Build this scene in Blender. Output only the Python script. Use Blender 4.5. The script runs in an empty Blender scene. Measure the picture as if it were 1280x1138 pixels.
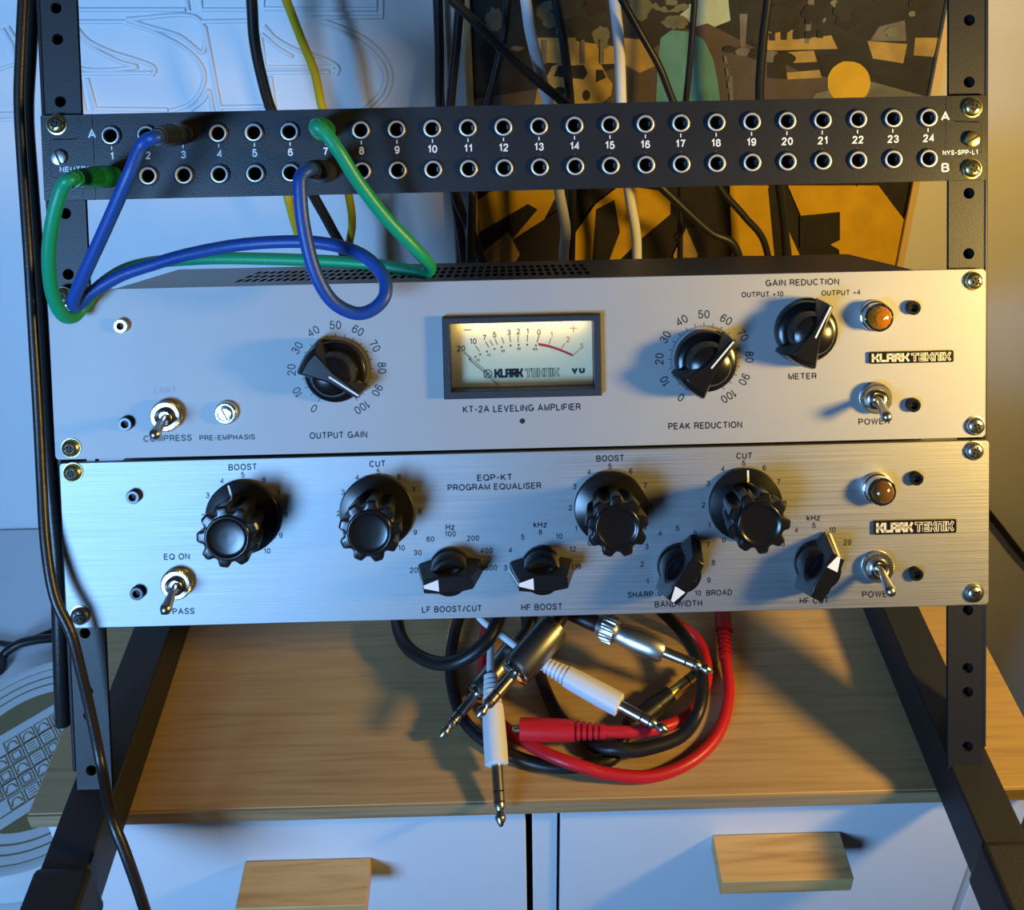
import bpy, math, random
from mathutils import Vector, Matrix
random.seed(4)
SC = bpy.context.scene
COL = SC.collection
PI = math.pi

# ---------------------------------------------------------------- camera
TILT = math.radians(25)                 # the rack leans back by this much
Z0 = 1.054                              # height of the patch panel's top edge; the chest top is at 0.70
F, CX, CY = 1230.0, 640.0, 279.07       # focal length and principal point, in pixels of the 1280 x 1138 frame
W = Matrix(((1, 0, 0), (0, math.cos(TILT), math.sin(TILT)), (0, -math.sin(TILT), math.cos(TILT))))   # rack axes -> world
def rotm(a, b, c):
    ca, sa, cb, sb, cc, sc = math.cos(a), math.sin(a), math.cos(b), math.sin(b), math.cos(c), math.sin(c)
    Rx = Matrix(((1, 0, 0), (0, ca, -sa), (0, sa, ca))); Rz = Matrix(((cb, -sb, 0), (sb, cb, 0), (0, 0, 1)))
    return Matrix(((cc, 0, sc), (0, 1, 0), (-sc, 0, cc))) @ Rx @ Rz
R = rotm(.0531, .0083, -.0222)
CP = Vector((-.0080, -.5036, -.0333))   # camera in rack axes
def p2w(p): return W @ Vector(p) + Vector((0, 0, Z0))
CW = p2w(CP)
cam = bpy.data.cameras.new('camera'); camo = bpy.data.objects.new('camera', cam); COL.objects.link(camo)
right, fwd, up = (W @ Vector(R[i]) for i in range(3))
M = Matrix.Identity(4)
for i in range(3):
    M[i][0], M[i][1], M[i][2], M[i][3] = right[i], up[i], -fwd[i], CW[i]
camo.matrix_world = M
cam.sensor_width = 36; cam.lens = F * 36 / 1280
cam.shift_x = (640 - CX) / 1280; cam.shift_y = (CY - 569) / 1280
cam.clip_start = .01
SC.camera = camo

# ---------------------------------------------------------------- light
SC.view_settings.view_transform = 'Standard'; SC.view_settings.look = 'None'
SC.view_settings.gamma = 1; SC.view_settings.use_curve_mapping = False
SC.view_settings.exposure = 0.0
wd = bpy.data.worlds.new('world'); SC.world = wd; wd.use_nodes = True
wd.node_tree.nodes['Background'].inputs[0].default_value = (.30, .32, .36, 1)
wd.node_tree.nodes['Background'].inputs[1].default_value = .06
def area(name, loc, target, sx, sy, power, col, spread=180):
    l = bpy.data.lights.new(name, 'AREA'); l.shape = 'RECTANGLE'; l.size = sx; l.size_y = sy
    l.energy = power; l.color = col; l.spread = math.radians(spread)
    o = bpy.data.objects.new(name, l); COL.objects.link(o); o.location = loc
    o.rotation_euler = (Vector(target) - Vector(loc)).to_track_quat('-Z', 'Y').to_euler()
    return o
area('window_daylight', (-.86, -1.46, 1.14), (-.30, .0, .90), .50, .50, 7.7, (.24, .525, 1.0), 78)
lp = p2w((.49, -.25, -.125))
area('desk_lamp_light', lp, p2w((-.05, .24, .03)), .07, .07, 3.9, (1.0, .66, .17), 170)

# ---------------------------------------------------------------- placing: a picture point on a plane of known depth
def ray(u, v): return R.transposed() @ Vector(((u - CX) / F, 1, -(v - CY) / F))
def onp(u, v, Y=0.0):                    # on the rack's front plane moved back by Y (rack axes)
    d = ray(u, v); return CP + d * ((Y - CP.y) / d.y)
DESK = .70
def onz(u, v, z):                        # on the level z (world)
    d = W @ ray(u, v); return CW + d * ((z - CW.z) / d.z)
def ond(u, v, h=0.0): return onz(u, v, DESK + h)
def ony(u, v, y):                        # on the upright plane y (world)
    d = W @ ray(u, v); return CW + d * ((y - CW.y) / d.y)

# ---------------------------------------------------------------- materials
def mat(name, col, rough=.5, metal=0.0, bump=0.0, bscale=300, var=0.0, vscale=40, coat=0.0, emit=None, trans=0.0, ior=1.45, stretch=None):
    m = bpy.data.materials.new(name); m.use_nodes = True
    nt = m.node_tree; b = nt.nodes['Principled BSDF']
    b.inputs['Base Color'].default_value = (*col, 1); b.inputs['Roughness'].default_value = rough
    b.inputs['Metallic'].default_value = metal; b.inputs['Coat Weight'].default_value = coat
    b.inputs['IOR'].default_value = ior; b.inputs['Transmission Weight'].default_value = trans
    tc = nt.nodes.new('ShaderNodeTexCoord'); mp = nt.nodes.new('ShaderNodeMapping')
    nt.links.new(tc.outputs['Object'], mp.inputs[0])
    if stretch: mp.inputs['Scale'].default_value = stretch
    if bump:
        n = nt.nodes.new('ShaderNodeTexNoise'); n.inputs['Scale'].default_value = bscale; n.inputs['Detail'].default_value = 3
        bp = nt.nodes.new('ShaderNodeBump'); bp.inputs['Strength'].default_value = bump; bp.inputs['Distance'].default_value = .001
        nt.links.new(mp.outputs[0], n.inputs['Vector']); nt.links.new(n.outputs['Fac'], bp.inputs['Height']); nt.links.new(bp.outputs[0], b.inputs['Normal'])
    if var:
        n = nt.nodes.new('ShaderNodeTexNoise'); n.inputs['Scale'].default_value = vscale; n.inputs['Detail'].default_value = 4
        r = nt.nodes.new('ShaderNodeValToRGB')
        r.color_ramp.elements[0].position = .3; r.color_ramp.elements[1].position = .7
        r.color_ramp.elements[0].color = (*[max(0, c * (1 - var)) for c in col], 1); r.color_ramp.elements[1].color = (*[min(1, c * (1 + var)) for c in col], 1)
        nt.links.new(mp.outputs[0], n.inputs['Vector']); nt.links.new(n.outputs['Fac'], r.inputs[0]); nt.links.new(r.outputs[0], b.inputs['Base Color'])
    return m

def wood(name, c0, c1, scale, rough=.45):
    m = mat(name, c0, rough); nt = m.node_tree; b = nt.nodes['Principled BSDF']
    tc = nt.nodes['Texture Coordinate']
    mp = nt.nodes['Mapping']; mp.inputs['Scale'].default_value = scale
    n = nt.nodes.new('ShaderNodeTexNoise'); n.inputs['Scale'].default_value = 1; n.inputs['Detail'].default_value = 6; n.inputs['Distortion'].default_value = .6
    r = nt.nodes.new('ShaderNodeValToRGB'); e = r.color_ramp.elements
    e[0].position = .32; e[0].color = (*c1, 1); e[1].position = .68; e[1].color = (*c0, 1)
    k = e.new(.48); k.color = (*[(a * .65 + q * .35) for a, q in zip(c0, c1)], 1)
    nt.links.new(mp.outputs[0], n.inputs['Vector']); nt.links.new(n.outputs['Fac'], r.inputs[0]); nt.links.new(r.outputs[0], b.inputs['Base Color'])
    bp = nt.nodes.new('ShaderNodeBump'); bp.inputs['Strength'].default_value = .15; bp.inputs['Distance'].default_value = .0006
    nt.links.new(n.outputs['Fac'], bp.inputs['Height']); nt.links.new(bp.outputs[0], b.inputs['Normal'])
    return m

def brushed(name, col, r0, r1, bump):
    m = mat(name, col, .4, 1.0); nt = m.node_tree; b = nt.nodes['Principled BSDF']; mp = nt.nodes['Mapping']
    mp.inputs['Scale'].default_value = (10, 10, 2600)
    n = nt.nodes.new('ShaderNodeTexNoise'); n.inputs['Scale'].default_value = 1; n.inputs['Detail'].default_value = 5
    mr = nt.nodes.new('ShaderNodeMapRange'); mr.inputs['From Min'].default_value = .3; mr.inputs['From Max'].default_value = .7
    mr.inputs['To Min'].default_value = r0; mr.inputs['To Max'].default_value = r1
    r = nt.nodes.new('ShaderNodeValToRGB'); e = r.color_ramp.elements
    e[0].position = .3; e[0].color = (*[c * .86 for c in col], 1); e[1].position = .7; e[1].color = (*[min(1, c * 1.12) for c in col], 1)
    bp = nt.nodes.new('ShaderNodeBump'); bp.inputs['Strength'].default_value = bump; bp.inputs['Distance'].default_value = .0004
    nt.links.new(mp.outputs[0], n.inputs['Vector'])
    for s in (mr.inputs['Value'], r.inputs[0], bp.inputs['Height']): nt.links.new(n.outputs['Fac'], s)
    nt.links.new(mr.outputs[0], b.inputs['Roughness']); nt.links.new(r.outputs[0], b.inputs['Base Color']); nt.links.new(bp.outputs[0], b.inputs['Normal'])
    return m

MT = dict(
    steel=mat('black_powder_coat', (.013, .0135, .016), .48, 0, .10, 1400),
    rubber=mat('black_rubber', (.012, .012, .013), .55, 0, .15, 600),
    patch=mat('black_panel_paint', (.014, .0155, .019), .36, 0, .12, 1600, .10, 60),
    satin=mat('satin_aluminium', (.36, .36, .36), .64, .5, .08, 1500, .02, 25),
    brush=brushed('brushed_aluminium', (.38, .38, .38), .50, .62, .18),
    chassis=mat('dark_painted_steel', (.045, .043, .042), .40, 0, .2, 800),
    hole=mat('dark_interior', (.006, .006, .006), .6),
    bakelite=mat('black_bakelite', (.008, .0075, .008), .22),
    bakelite_dull=mat('black_moulded_plastic', (.008, .0075, .008), .27),
    white_ink=mat('white_ink', (.75, .76, .78), .5),
    black_ink=mat('black_ink', (.012, .013, .02), .5),
    faded_ink=mat('worn_grey_ink', (.26, .29, .33), .5),
    cream_ink=mat('cream_ink', (.74, .68, .50), .4, .3),
    red_ink=mat('red_ink', (.50, .02, .03), .5),
    chrome=mat('chrome', (.78, .77, .74), .12, 1.0),
    ring=mat('bright_socket_ring', (.70, .70, .68), .42, .55),
    nickel=mat('nickel', (.52, .50, .46), .30, 1.0),
    silver=mat('satin_nickel', (.66, .67, .66), .36, 1.0),
    brass=mat('yellow_zinc', (.62, .53, .26), .30, 1.0),
    gold=mat('gold_plate', (.92, .70, .16), .34, 1.0),
    shaded_silver=mat('shaded_nickel_shell', (.34, .33, .30), .34, 1.0),  # silver plug shells in low light, the dimness put into the metal colour
    bolt=mat('black_oxide_bolt', (.02, .02, .022), .25, .5),
    amber=mat('amber_lens', (.36, .12, .006), .10, 0, coat=.6),
    amber_dark=mat('dark_amber_lens', (.12, .05, .010), .12, 0, coat=.6),
    dial=mat('cream_dial_paper', (.78, .70, .44), .6),
    bezel=mat('dark_bezel_plastic', (.014, .018, .030), .5, 0, .4, 900),
    blue=mat('blue_cable_rubber', (.009, .055, .27), .42, 0, .1, 700),
    navy=mat('dark_navy_boot', (.018, .022, .035), .45, 0, .1, 700),
    green=mat('green_cable_rubber', (.004, .27, .13), .40, 0, .1, 700),
    green_boot=mat('green_boot_rubber', (.006, .20, .055), .42, 0, .1, 700),
    red=mat('red_cable_rubber', (.50, .012, .020), .38, 0, .1, 700),
    white=mat('white_cable_rubber', (.74, .75, .78), .42, 0, .05, 700),
    black=mat('black_cable_rubber', (.012, .011, .011), .40, 0, .1, 700),
    brown=mat('brown_black_cable_sheath', (.018, .014, .013), .35, 0, .1, 700),
    yellow=mat('yellow_cable_rubber', (.62, .50, .012), .42, 0, .1, 700),
    oak=wood('oak_laminate', (.46, .31, .15), (.36, .225, .10), (13, 330, 250)),
    oak_edge=wood('oak_edge_band', (.40, .27, .14), (.26, .16, .075), (9, 200, 260)),
    pine=wood('pine_handle', (.62, .40, .16), (.42, .24, .08), (16, 190, 190)),
    laminate=mat('white_laminate', (.70, .70, .72), .35, 0, .03, 200),
    wall=mat('white_wall_paint', (.66, .63, .59), .6, 0, .08, 120, .03, 6),
    plastic=mat('white_moulded_plastic', (.70, .71, .73), .38, 0, .03, 100),
    tin=mat('pale_tin_enamel', (.60, .62, .62), .3),
    tin_gold=mat('dull_gold_print', (.22, .17, .075), .4, .4),
    frame=mat('light_wood_frame', (.60, .40, .16), .5),
    p_dark=mat('dark_paint', (.014, .010, .007), .7, 0, .2, 300, .4, 60),
    p_tree=mat('tree_paint', (.016, .015, .012), .7, 0, .2, 300, .5, 35),
    p_leaf=mat('grey_green_leaf_paint', (.12, .12, .075), .5, 0, .2, 300, .3, 60),
    p_road=mat('road_paint', (.075, .052, .034), .7, 0, .2, 300, .2, 40),
    p_yellow=mat('ochre_paint', (.58, .33, .012), .5, 0, .2, 300, .12, 40),
    p_tan=mat('tan_paint', (.36, .23, .055), .7, 0, .2, 300, .25, 60),
    p_teal=mat('teal_paint', (.075, .22, .19), .5, 0, .2, 300, .15, 60),
    p_sky=mat('pale_sky_paint', (.40, .48, .34), .5, 0, .2, 300, .1, 60),
    p_grey=mat('grey_paint', (.13, .115, .085), .7, 0, .2, 300, .3, 60),
    floor=mat('grey_floor_boards', (.20, .17, .14), .5, 0, .1, 80, .2, 10),
    grey=mat('grey_satin_cabinet', (.32, .31, .29), .38, .3, .05, 300),
)
def glass_mat():
    m = bpy.data.materials.new('clear_meter_glass'); m.use_nodes = True; nt = m.node_tree
    nt.nodes.remove(nt.nodes['Principled BSDF']); out = nt.nodes['Material Output']
    t = nt.nodes.new('ShaderNodeBsdfTransparent'); g = nt.nodes.new('ShaderNodeBsdfGlossy'); g.inputs['Roughness'].default_value = .03
    f = nt.nodes.new('ShaderNodeFresnel'); f.inputs['IOR'].default_value = 1.45; mx = nt.nodes.new('ShaderNodeMixShader')
    nt.links.new(f.outputs[0], mx.inputs[0]); nt.links.new(t.outputs[0], mx.inputs[1]); nt.links.new(g.outputs[0], mx.inputs[2]); nt.links.new(mx.outputs[0], out.inputs[0])
    return m
MT['glass'] = glass_mat()

# ---------------------------------------------------------------- mesh building
class MB:
    def __init__(s): s.v = []; s.f = []; s.m = Matrix.Identity(4)
    def add(s, vs, fs):
        b = len(s.v); s.v += [s.m @ Vector(p) for p in vs]; s.f += [tuple(b + i for i in f) for f in fs]
    def box(s, x0, x1, y0, y1, z0, z1):
        s.add([(x, y, z) for z in (z0, z1) for y in (y0, y1) for x in (x0, x1)],
              [(0, 2, 3, 1), (4, 5, 7, 6), (0, 1, 5, 4), (2, 6, 7, 3), (0, 4, 6, 2), (1, 3, 7, 5)])
    def loft(s, rings, cap0=True, cap1=True):          # rings: lists of points, same count, counter-clockwise seen from the end
        n = len(rings[0]); vs = [p for r in rings for p in r]; fs = []
        for k in range(len(rings) - 1):
            for i in range(n):
                j = (i + 1) % n; fs.append((k * n + i, k * n + j, (k + 1) * n + j, (k + 1) * n + i))
        if cap0: fs.append(tuple(reversed(range(n))))
        if cap1: fs.append(tuple(range((len(rings) - 1) * n, len(rings) * n)))
        s.add(vs, fs)
    def lathe(s, prof, n=32, mod=None, cap0=True, cap1=True):   # prof [(r, w)] along local +Z ; mod(angle, w) scales r
        rings = []
        for r, w in prof:
            r = max(r, 1e-5)
            rings.append([(r * (mod(2 * PI * i / n, w) if mod else 1) * math.cos(2 * PI * i / n), r * (mod(2 * PI * i / n, w) if mod else 1) * math.sin(2 * PI * i / n), w) for i in range(n)])
        s.loft(rings, cap0, cap1)
    def prism(s, poly, w0, w1): s.loft([[(x, y, w0) for x, y in poly], [(x, y, w1) for x, y in poly]])
    def along(s, a, b, prof, n=20, mod=None):           # lathe with its axis from a to b; prof w as given in metres from a
        m0 = s.m; s.m = m0 @ axis_m(a, b); s.lathe(prof, n, mod); s.m = m0
    def tube(s, pts, r, n=12, cap=True):
        rr = r if hasattr(r, '__len__') else [r] * len(pts)
        pts = [Vector(p) for p in pts]; rings = []; nrm = None
        for i, p in enumerate(pts):
            t = (pts[min(i + 1, len(pts) - 1)] - pts[max(i - 1, 0)]).normalized()
            if nrm is None:
                nrm = t.orthogonal().normalized()
            else:
                nrm = (nrm - t * nrm.dot(t)).normalized()
            bn = t.cross(nrm)
            rings.append([p + (nrm * math.cos(2 * PI * k / n) + bn * math.sin(2 * PI * k / n)) * rr[i] for k in range(n)])
        s.loft(rings, cap, cap)
    def stroke(s, pts, wd, z=0.0):                      # flat ink line in the local XY plane
        for (x0, y0), (x1, y1) in zip(pts, pts[1:]):
            dx, dy = x1 - x0, y1 - y0; L = math.hypot(dx, dy) or 1e-9
            nx, ny = -dy / L * wd / 2, dx / L * wd / 2
            s.add([(x0 - nx, y0 - ny, z), (x1 - nx, y1 - ny, z), (x1 + nx, y1 + ny, z), (x0 + nx, y0 + ny, z)], [(0, 1, 2, 3)])
    def holed(s, x0, x1, z0, z1, cx, cz, r, y0, y1, n=24):   # one plate cell (XZ plane, y0 front, y1 back) with a round hole
        outer = []; inner = []
        for i in range(n):
            a = 2 * PI * (i + .5) / n - PI
            c, q = math.cos(a), math.sin(a)
            inner.append((cx + r * c, cz + r * q))
            t = min(((x1 - cx) / c if c > 0 else (x0 - cx) / c) if abs(c) > 1e-9 else 1e9, ((z1 - cz) / q if q > 0 else (z0 - cz) / q) if abs(q) > 1e-9 else 1e9)
            outer.append([cx + t * c, cz + t * q])
        for X, Zc in ((x0, z0), (x1, z0), (x0, z1), (x1, z1)):   # snap the nearest to each corner
            k = min(range(n), key=lambda i: math.hypot(outer[i][0] - X, outer[i][1] - Zc)); outer[k] = [X, Zc]
        vs = [(a, y0, b) for a, b in outer] + [(a, y0, b) for a, b in inner] + [(a, y1, b) for a, b in outer] + [(a, y1, b) for a, b in inner]
        fs = []
        for i in range(n):
            j = (i + 1) % n
            fs += [(i, j, n + j, n + i), (2 * n + i, 3 * n + i, 3 * n + j, 2 * n + j), (n + i, n + j, 3 * n + j, 3 * n + i)]
        s.add(vs, fs)
    def slotted(s, x0, x1, y0, y1, hx0, hx1, hy0, hy1, z0, z1, skew=0):   # level plate cell with a rectangular hole
        for z, flip in ((z1, False), (z0, True)):
            o = [(x0, y0, z), (x1, y0, z), (x1, y1, z), (x0, y1, z)]; i = [(hx0, hy0, z), (hx1, hy0, z), (hx1 + skew, hy1, z), (hx0 + skew, hy1, z)]
            fs = [(k, (k + 1) % 4, 4 + (k + 1) % 4, 4 + k) for k in range(4)]
            s.add(o + i, [tuple(reversed(f)) for f in fs] if flip else fs)
        i0 = [(hx0, hy0, z1), (hx1, hy0, z1), (hx1 + skew, hy1, z1), (hx0 + skew, hy1, z1)]; i1 = [(a, b, z0) for a, b, _ in i0]
        s.add(i0 + i1, [(k, (k + 1) % 4, 4 + (k + 1) % 4, 4 + k) for k in range(4)])

def axis_m(a, b):
    a, b = Vector(a), Vector(b); z = (b - a).normalized(); q = z.to_track_quat('Z', 'Y')
    return Matrix.Translation(a) @ q.to_matrix().to_4x4()
def face_m(x, z, ang=0.0, y=0.0):        # local u right, v up, w out of the rack's front; ang clockwise
    m = Matrix(((1, 0, 0, x), (0, 0, -1, y), (0, 1, 0, z), (0, 0, 0, 1)))
    return m @ Matrix.Rotation(-math.radians(ang), 4, 'Z')

def thing(name, label, cat, base=(0, 0, 0), rack=False, group=None):   # an Empty at the thing's base
    o = bpy.data.objects.new(name, None); COL.objects.link(o); o.empty_display_size = .02
    o['label'] = label; o['category'] = cat
    if group: o['group'] = group
    o['_b'] = list(base)
    if rack: o.rotation_euler = (-TILT, 0, 0); o.location = p2w(base)
    else: o.location = base
    return o
def obj(name, mb, m, parent=None, base=None, smooth=35, bevel=0.0, seg=2, label=None, kind=None):
    me = bpy.data.meshes.new(name)
    b = Vector(base if base is not None else (root_base(parent) if parent else (0, 0, 0)))
    me.from_pydata([tuple(p - b) for p in mb.v], [], mb.f); me.update()
    if smooth:
        me.polygons.foreach_set('use_smooth', [True] * len(me.polygons)); me.set_sharp_from_angle(angle=math.radians(smooth))
    me.materials.append(MT[m] if isinstance(m, str) else m)
    o = bpy.data.objects.new(name, me); COL.objects.link(o)
    if parent: o.parent = parent
    else: o.location = b
    if bevel:
        md = o.modifiers.new('bevel', 'BEVEL'); md.width = bevel; md.segments = seg; md.limit_method = 'ANGLE'; md.angle_limit = math.radians(40)
    if label: o['label'] = label
    if kind: o['kind'] = kind
    return o
def root_base(o):
    while o.parent: o = o.parent
    return o['_b']
def tag(o, label, cat, group=None):
    o['label'] = label; o['category'] = cat
    if group: o['group'] = group
    return o
def spline(ctrl, step=6):
    P = [Vector(p) for p in ctrl]; P = [P[0] * 2 - P[1]] + P + [P[-1] * 2 - P[-2]]; out = []
    for i in range(1, len(P) - 2):
        for k in range(step):
            t = k / step; a, b, c, d = P[i - 1:i + 3]
            out.append(.5 * ((2 * b) + (c - a) * t + (2 * a - 5 * b + 4 * c - d) * t * t + (3 * b - a - 3 * c + d) * t ** 3))
    out.append(P[-2]); return out

# ---------------------------------------------------------------- writing
def _arc(cx, cy, rx, ry, a0, a1, n=14):
    return [(cx + rx * math.cos(math.radians(a0 + (a1 - a0) * k / n)), cy + ry * math.sin(math.radians(a0 + (a1 - a0) * k / n))) for k in range(n + 1)]
def _sp(*p): return [(v.x, v.y) for v in spline([(a, b, 0) for a, b in p], 5)]
_six = _sp((.50, .80), (.42, .95), (.28, 1), (.10, .88), (.02, .55), (.02, .30), (.10, .06), (.28, 0), (.46, .08), (.53, .30), (.46, .53), (.28, .60), (.10, .50), (.025, .34))
GLYPH = {
    'A': (.76, [[(0, 0), (.38, 1), (.76, 0)], [(.13, .33), (.63, .33)]]),
    'B': (.63, [[(0, 0), (0, 1)], [(0, 1), (.36, 1)] + _arc(.36, .76, .22, .24, 90, -90) + [(0, .52)], [(0, .52), (.37, .52)] + _arc(.37, .26, .26, .26, 90, -90) + [(0, 0)]]),
    'C': (.72, [_arc(.38, .5, .38, .5, 42, 318, 24)]), 'D': (.66, [[(0, 0), (0, 1), (.28, 1)] + _arc(.28, .5, .38, .5, 90, -90) + [(0, 0)]]),
    'E': (.57, [[(.55, 1), (0, 1), (0, 0), (.57, 0)], [(0, .52), (.52, .52)]]), 'F': (.55, [[(.55, 1), (0, 1), (0, 0)], [(0, .5), (.48, .5)]]),
    'G': (.76, [_arc(.38, .5, .38, .5, 45, 335, 24) + [(.76, .45), (.42, .45)], [(.76, .45), (.76, 0)]]), 'H': (.62, [[(0, 0), (0, 1)], [(.62, 0), (.62, 1)], [(0, .52), (.62, .52)]]),
    'I': (0, [[(0, 0), (0, 1)]]), 'K': (.64, [[(0, 0), (0, 1)], [(.60, 1), (0, .36)], [(.20, .57), (.64, 0)]]), 'L': (.52, [[(0, 1), (0, 0), (.52, 0)]]),
    'M': (.74, [[(0, 0), (0, 1), (.37, .05), (.74, 1), (.74, 0)]]), 'N': (.62, [[(0, 0), (0, 1), (.62, 0), (.62, 1)]]), 'O': (.80, [_arc(.4, .5, .4, .5, 0, 360, 28)]),
    'P': (.60, [[(0, 0), (0, 1), (.36, 1)] + _arc(.36, .73, .24, .27, 90, -90) + [(0, .46)]]), 'Q': (.80, [_arc(.4, .5, .4, .5, 0, 360, 28), [(.48, .25), (.80, -.03)]]),
    'R': (.62, [[(0, 0), (0, 1), (.36, 1)] + _arc(.36, .74, .24, .26, 90, -90) + [(0, .48)], [(.36, .48), (.54, .38), (.56, .14), (.62, 0)]]),
    'S': (.60, [_sp((.57, .76), (.50, .93), (.30, 1), (.10, .93), (.03, .76), (.12, .60), (.30, .52), (.48, .43), (.59, .26), (.50, .07), (.30, 0), (.08, .06), (0, .26))]),
    'T': (.64, [[(0, 1), (.64, 1)], [(.32, 1), (.32, 0)]]), 'U': (.62, [[(0, 1), (0, .32)] + _arc(.31, .31, .31, .31, 180, 360) + [(.62, 1)]]), 'V': (.72, [[(0, 1), (.36, 0), (.72, 1)]]),
    'W': (.96, [[(0, 1), (.24, 0), (.48, 1), (.72, 0), (.96, 1)]]), 'Y': (.70, [[(0, 1), (.35, .44), (.70, 1)], [(.35, .44), (.35, 0)]]), 'X': (.66, [[(0, 0), (.66, 1)], [(0, 1), (.66, 0)]]),
    'z': (.46, [[(0, .72), (.45, .72), (0, 0), (.47, 0)]]), 'k': (.46, [[(0, 0), (0, 1)], [(.42, .72), (0, .28)], [(.15, .43), (.46, 0)]]),
    'v': (.54, [[(0, .72), (.27, 0), (.54, .72)]]), 'u': (.46, [[(0, .72), (0, .22)] + _arc(.23, .22, .23, .22, 180, 360) + [(.46, .72)], [(.46, .4), (.46, 0)]]),
    '0': (.54, [_arc(.27, .5, .27, .5, 0, 360, 24)]), '1': (.34, [[(.06, .76), (.30, 1), (.30, 0)]]),
    '2': (.54, [_sp((.02, .72), (.08, .92), (.27, 1), (.46, .93), (.52, .75), (.44, .55), (.20, .26), (0, 0)) + [(.54, 0)]]),
    '3': (.54, [_sp((.03, .78), (.12, .95), (.28, 1), (.46, .92), (.49, .75), (.42, .58), (.20, .53)), _sp((.20, .53), (.45, .46), (.53, .28), (.45, .08), (.26, 0), (.08, .06), (0, .25))]),
    '4': (.56, [[(.42, 0), (.42, 1), (0, .30), (.56, .30)]]), '5': (.54, [[(.50, 1), (.10, 1), (.05, .50)] + _sp((.05, .50), (.16, .60), (.30, .63), (.48, .53), (.54, .32), (.46, .08), (.26, 0), (.08, .06), (0, .24))]),
    '6': (.54, [_six]), '7': (.54, [[(0, 1), (.54, 1), (.34, .55), (.20, 0)]]), '8': (.54, [_arc(.27, .77, .22, .23, 0, 360, 20), _arc(.27, .27, .27, .27, 0, 360, 20)]), '9': (.54, [[(.54 - a, 1 - q) for a, q in _six]]),
    '-': (.32, [[(0, .42), (.32, .42)]]), '+': (.44, [[(0, .4), (.44, .4)], [(.22, .18), (.22, .62)]]), '/': (.34, [[(0, -.04), (.34, 1.04)]]), ' ': (.16, [])}
def ribbon(pts, wd, closed=False):
    """one mitred ink line: points -> (verts, faces)"""
    pts = [p for i, p in enumerate(pts) if i == 0 or math.hypot(p[0] - pts[i - 1][0], p[1] - pts[i - 1][1]) > 1e-6]
    closed = len(pts) > 3 and math.hypot(pts[0][0] - pts[-1][0], pts[0][1] - pts[-1][1]) < 1e-6
    n = len(pts); vs = []; fs = []
    for i, (x, y) in enumerate(pts):
        a = pts[i - 1] if i > 0 else (pts[-2] if closed else None); c = pts[i + 1] if i < n - 1 else (pts[1] if closed else None)
        def un(p, q):
            L = math.hypot(q[0] - p[0], q[1] - p[1]); return ((q[0] - p[0]) / L, (q[1] - p[1]) / L)
        d0 = un(a, (x, y)) if a else un((x, y), c); d1 = un((x, y), c) if c else d0
        nx, ny = -(d0[1] + d1[1]), d0[0] + d1[0]; L = math.hypot(nx, ny)
        if L < .2: nx, ny, L = -d0[1], d0[0], 1.0
        nx, ny = nx / L, ny / L
        k = wd / 2 / max(.45, nx * -d0[1] + ny * d0[0])
        vs += [(x + nx * k, y + ny * k), (x - nx * k, y - ny * k)]
    for i in range(n - 1): fs.append((2 * i + 1, 2 * i + 3, 2 * i + 2, 2 * i))
    return vs, fs
_tc = {}
def glyphs(body, bold):
    k = (body, bold)
    if k not in _tc:
        t = .12 + bold * 3.3; vs = []; fs = []; x = 0
        for ch_ in body:
            w, lines = GLYPH[ch_]
            for l in lines:
                v, f = ribbon([(x + a * (1 - t * .3), t / 2 + q * (1 - t)) for a, q in l], t); n0 = len(vs)
                vs += [(a, q, 0) for a, q in v]; fs += [tuple(n0 + i for i in g) for g in f]
            x += w * (1 - t * .3) + t + .125
        xs = [p[0] for p in vs]; ys = [p[1] for p in vs]
        _tc[k] = (vs, fs, min(xs), max(xs), 0.0 if any(c in body for c in 'kvuz') is False else min(ys), 1.0 if body not in ('vu', '-') else max(ys))
    return _tc[k]
PX = 1 / 2442.0                          # one picture pixel on the rack's front, in metres
def write(mb, body, m, h, w=None, bold=.012, z=.00006):   # centred on m's origin; h, w in metres
    vs, fs, x0, x1, y0, y1 = glyphs(body, bold)
    sy = h / (y1 - y0); sx = w / (x1 - x0) if w else sy * .95
    old = mb.m; mb.m = old @ m
    mb.add([((x - (x0 + x1) / 2) * sx, (y - (y0 + y1) / 2) * sy, z) for x, y, _ in vs], fs); mb.m = old
def cap(mb, body, u, v, w, h, bold=.02, Y=0.0, ang=0.0, z=.00006):
    p = onp(u, v, Y); k = (Y - CP.y) / F
    write(mb, body, face_m(p.x, p.z, ang, Y), h * k, w * k if w else None, bold, z)
GL = {  # block capitals on a 1 x 1 cell
    'K': ([[(0, 0), (0, 1)], [(.0, .5), (.55, .5), (.9, 1)], [(.55, .5), (.9, 0)]], 1.0), 'L': ([[(0, 1), (0, 0), (.75, 0)]], .85),
    'A': ([[(0, 0), (0, 1), (.85, 1), (.85, 0)], [(0, .42), (.85, .42)]], .95), 'R': ([[(0, 0), (0, 1), (.85, 1), (.85, .48), (0, .48)], [(.4, .48), (.85, 0)]], .95),
    'T': ([[(0, 1), (.9, 1)], [(.45, 1), (.45, 0)]], 1.0), 'E': ([[(.8, 1), (0, 1), (0, 0), (.8, 0)], [(0, .5), (.75, .5)]], .9),
    'N': ([[(0, 0), (0, 1), (.85, 1), (.85, 0)]], .95), 'I': ([[(0, 0), (0, 1)]], .2)}
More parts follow.
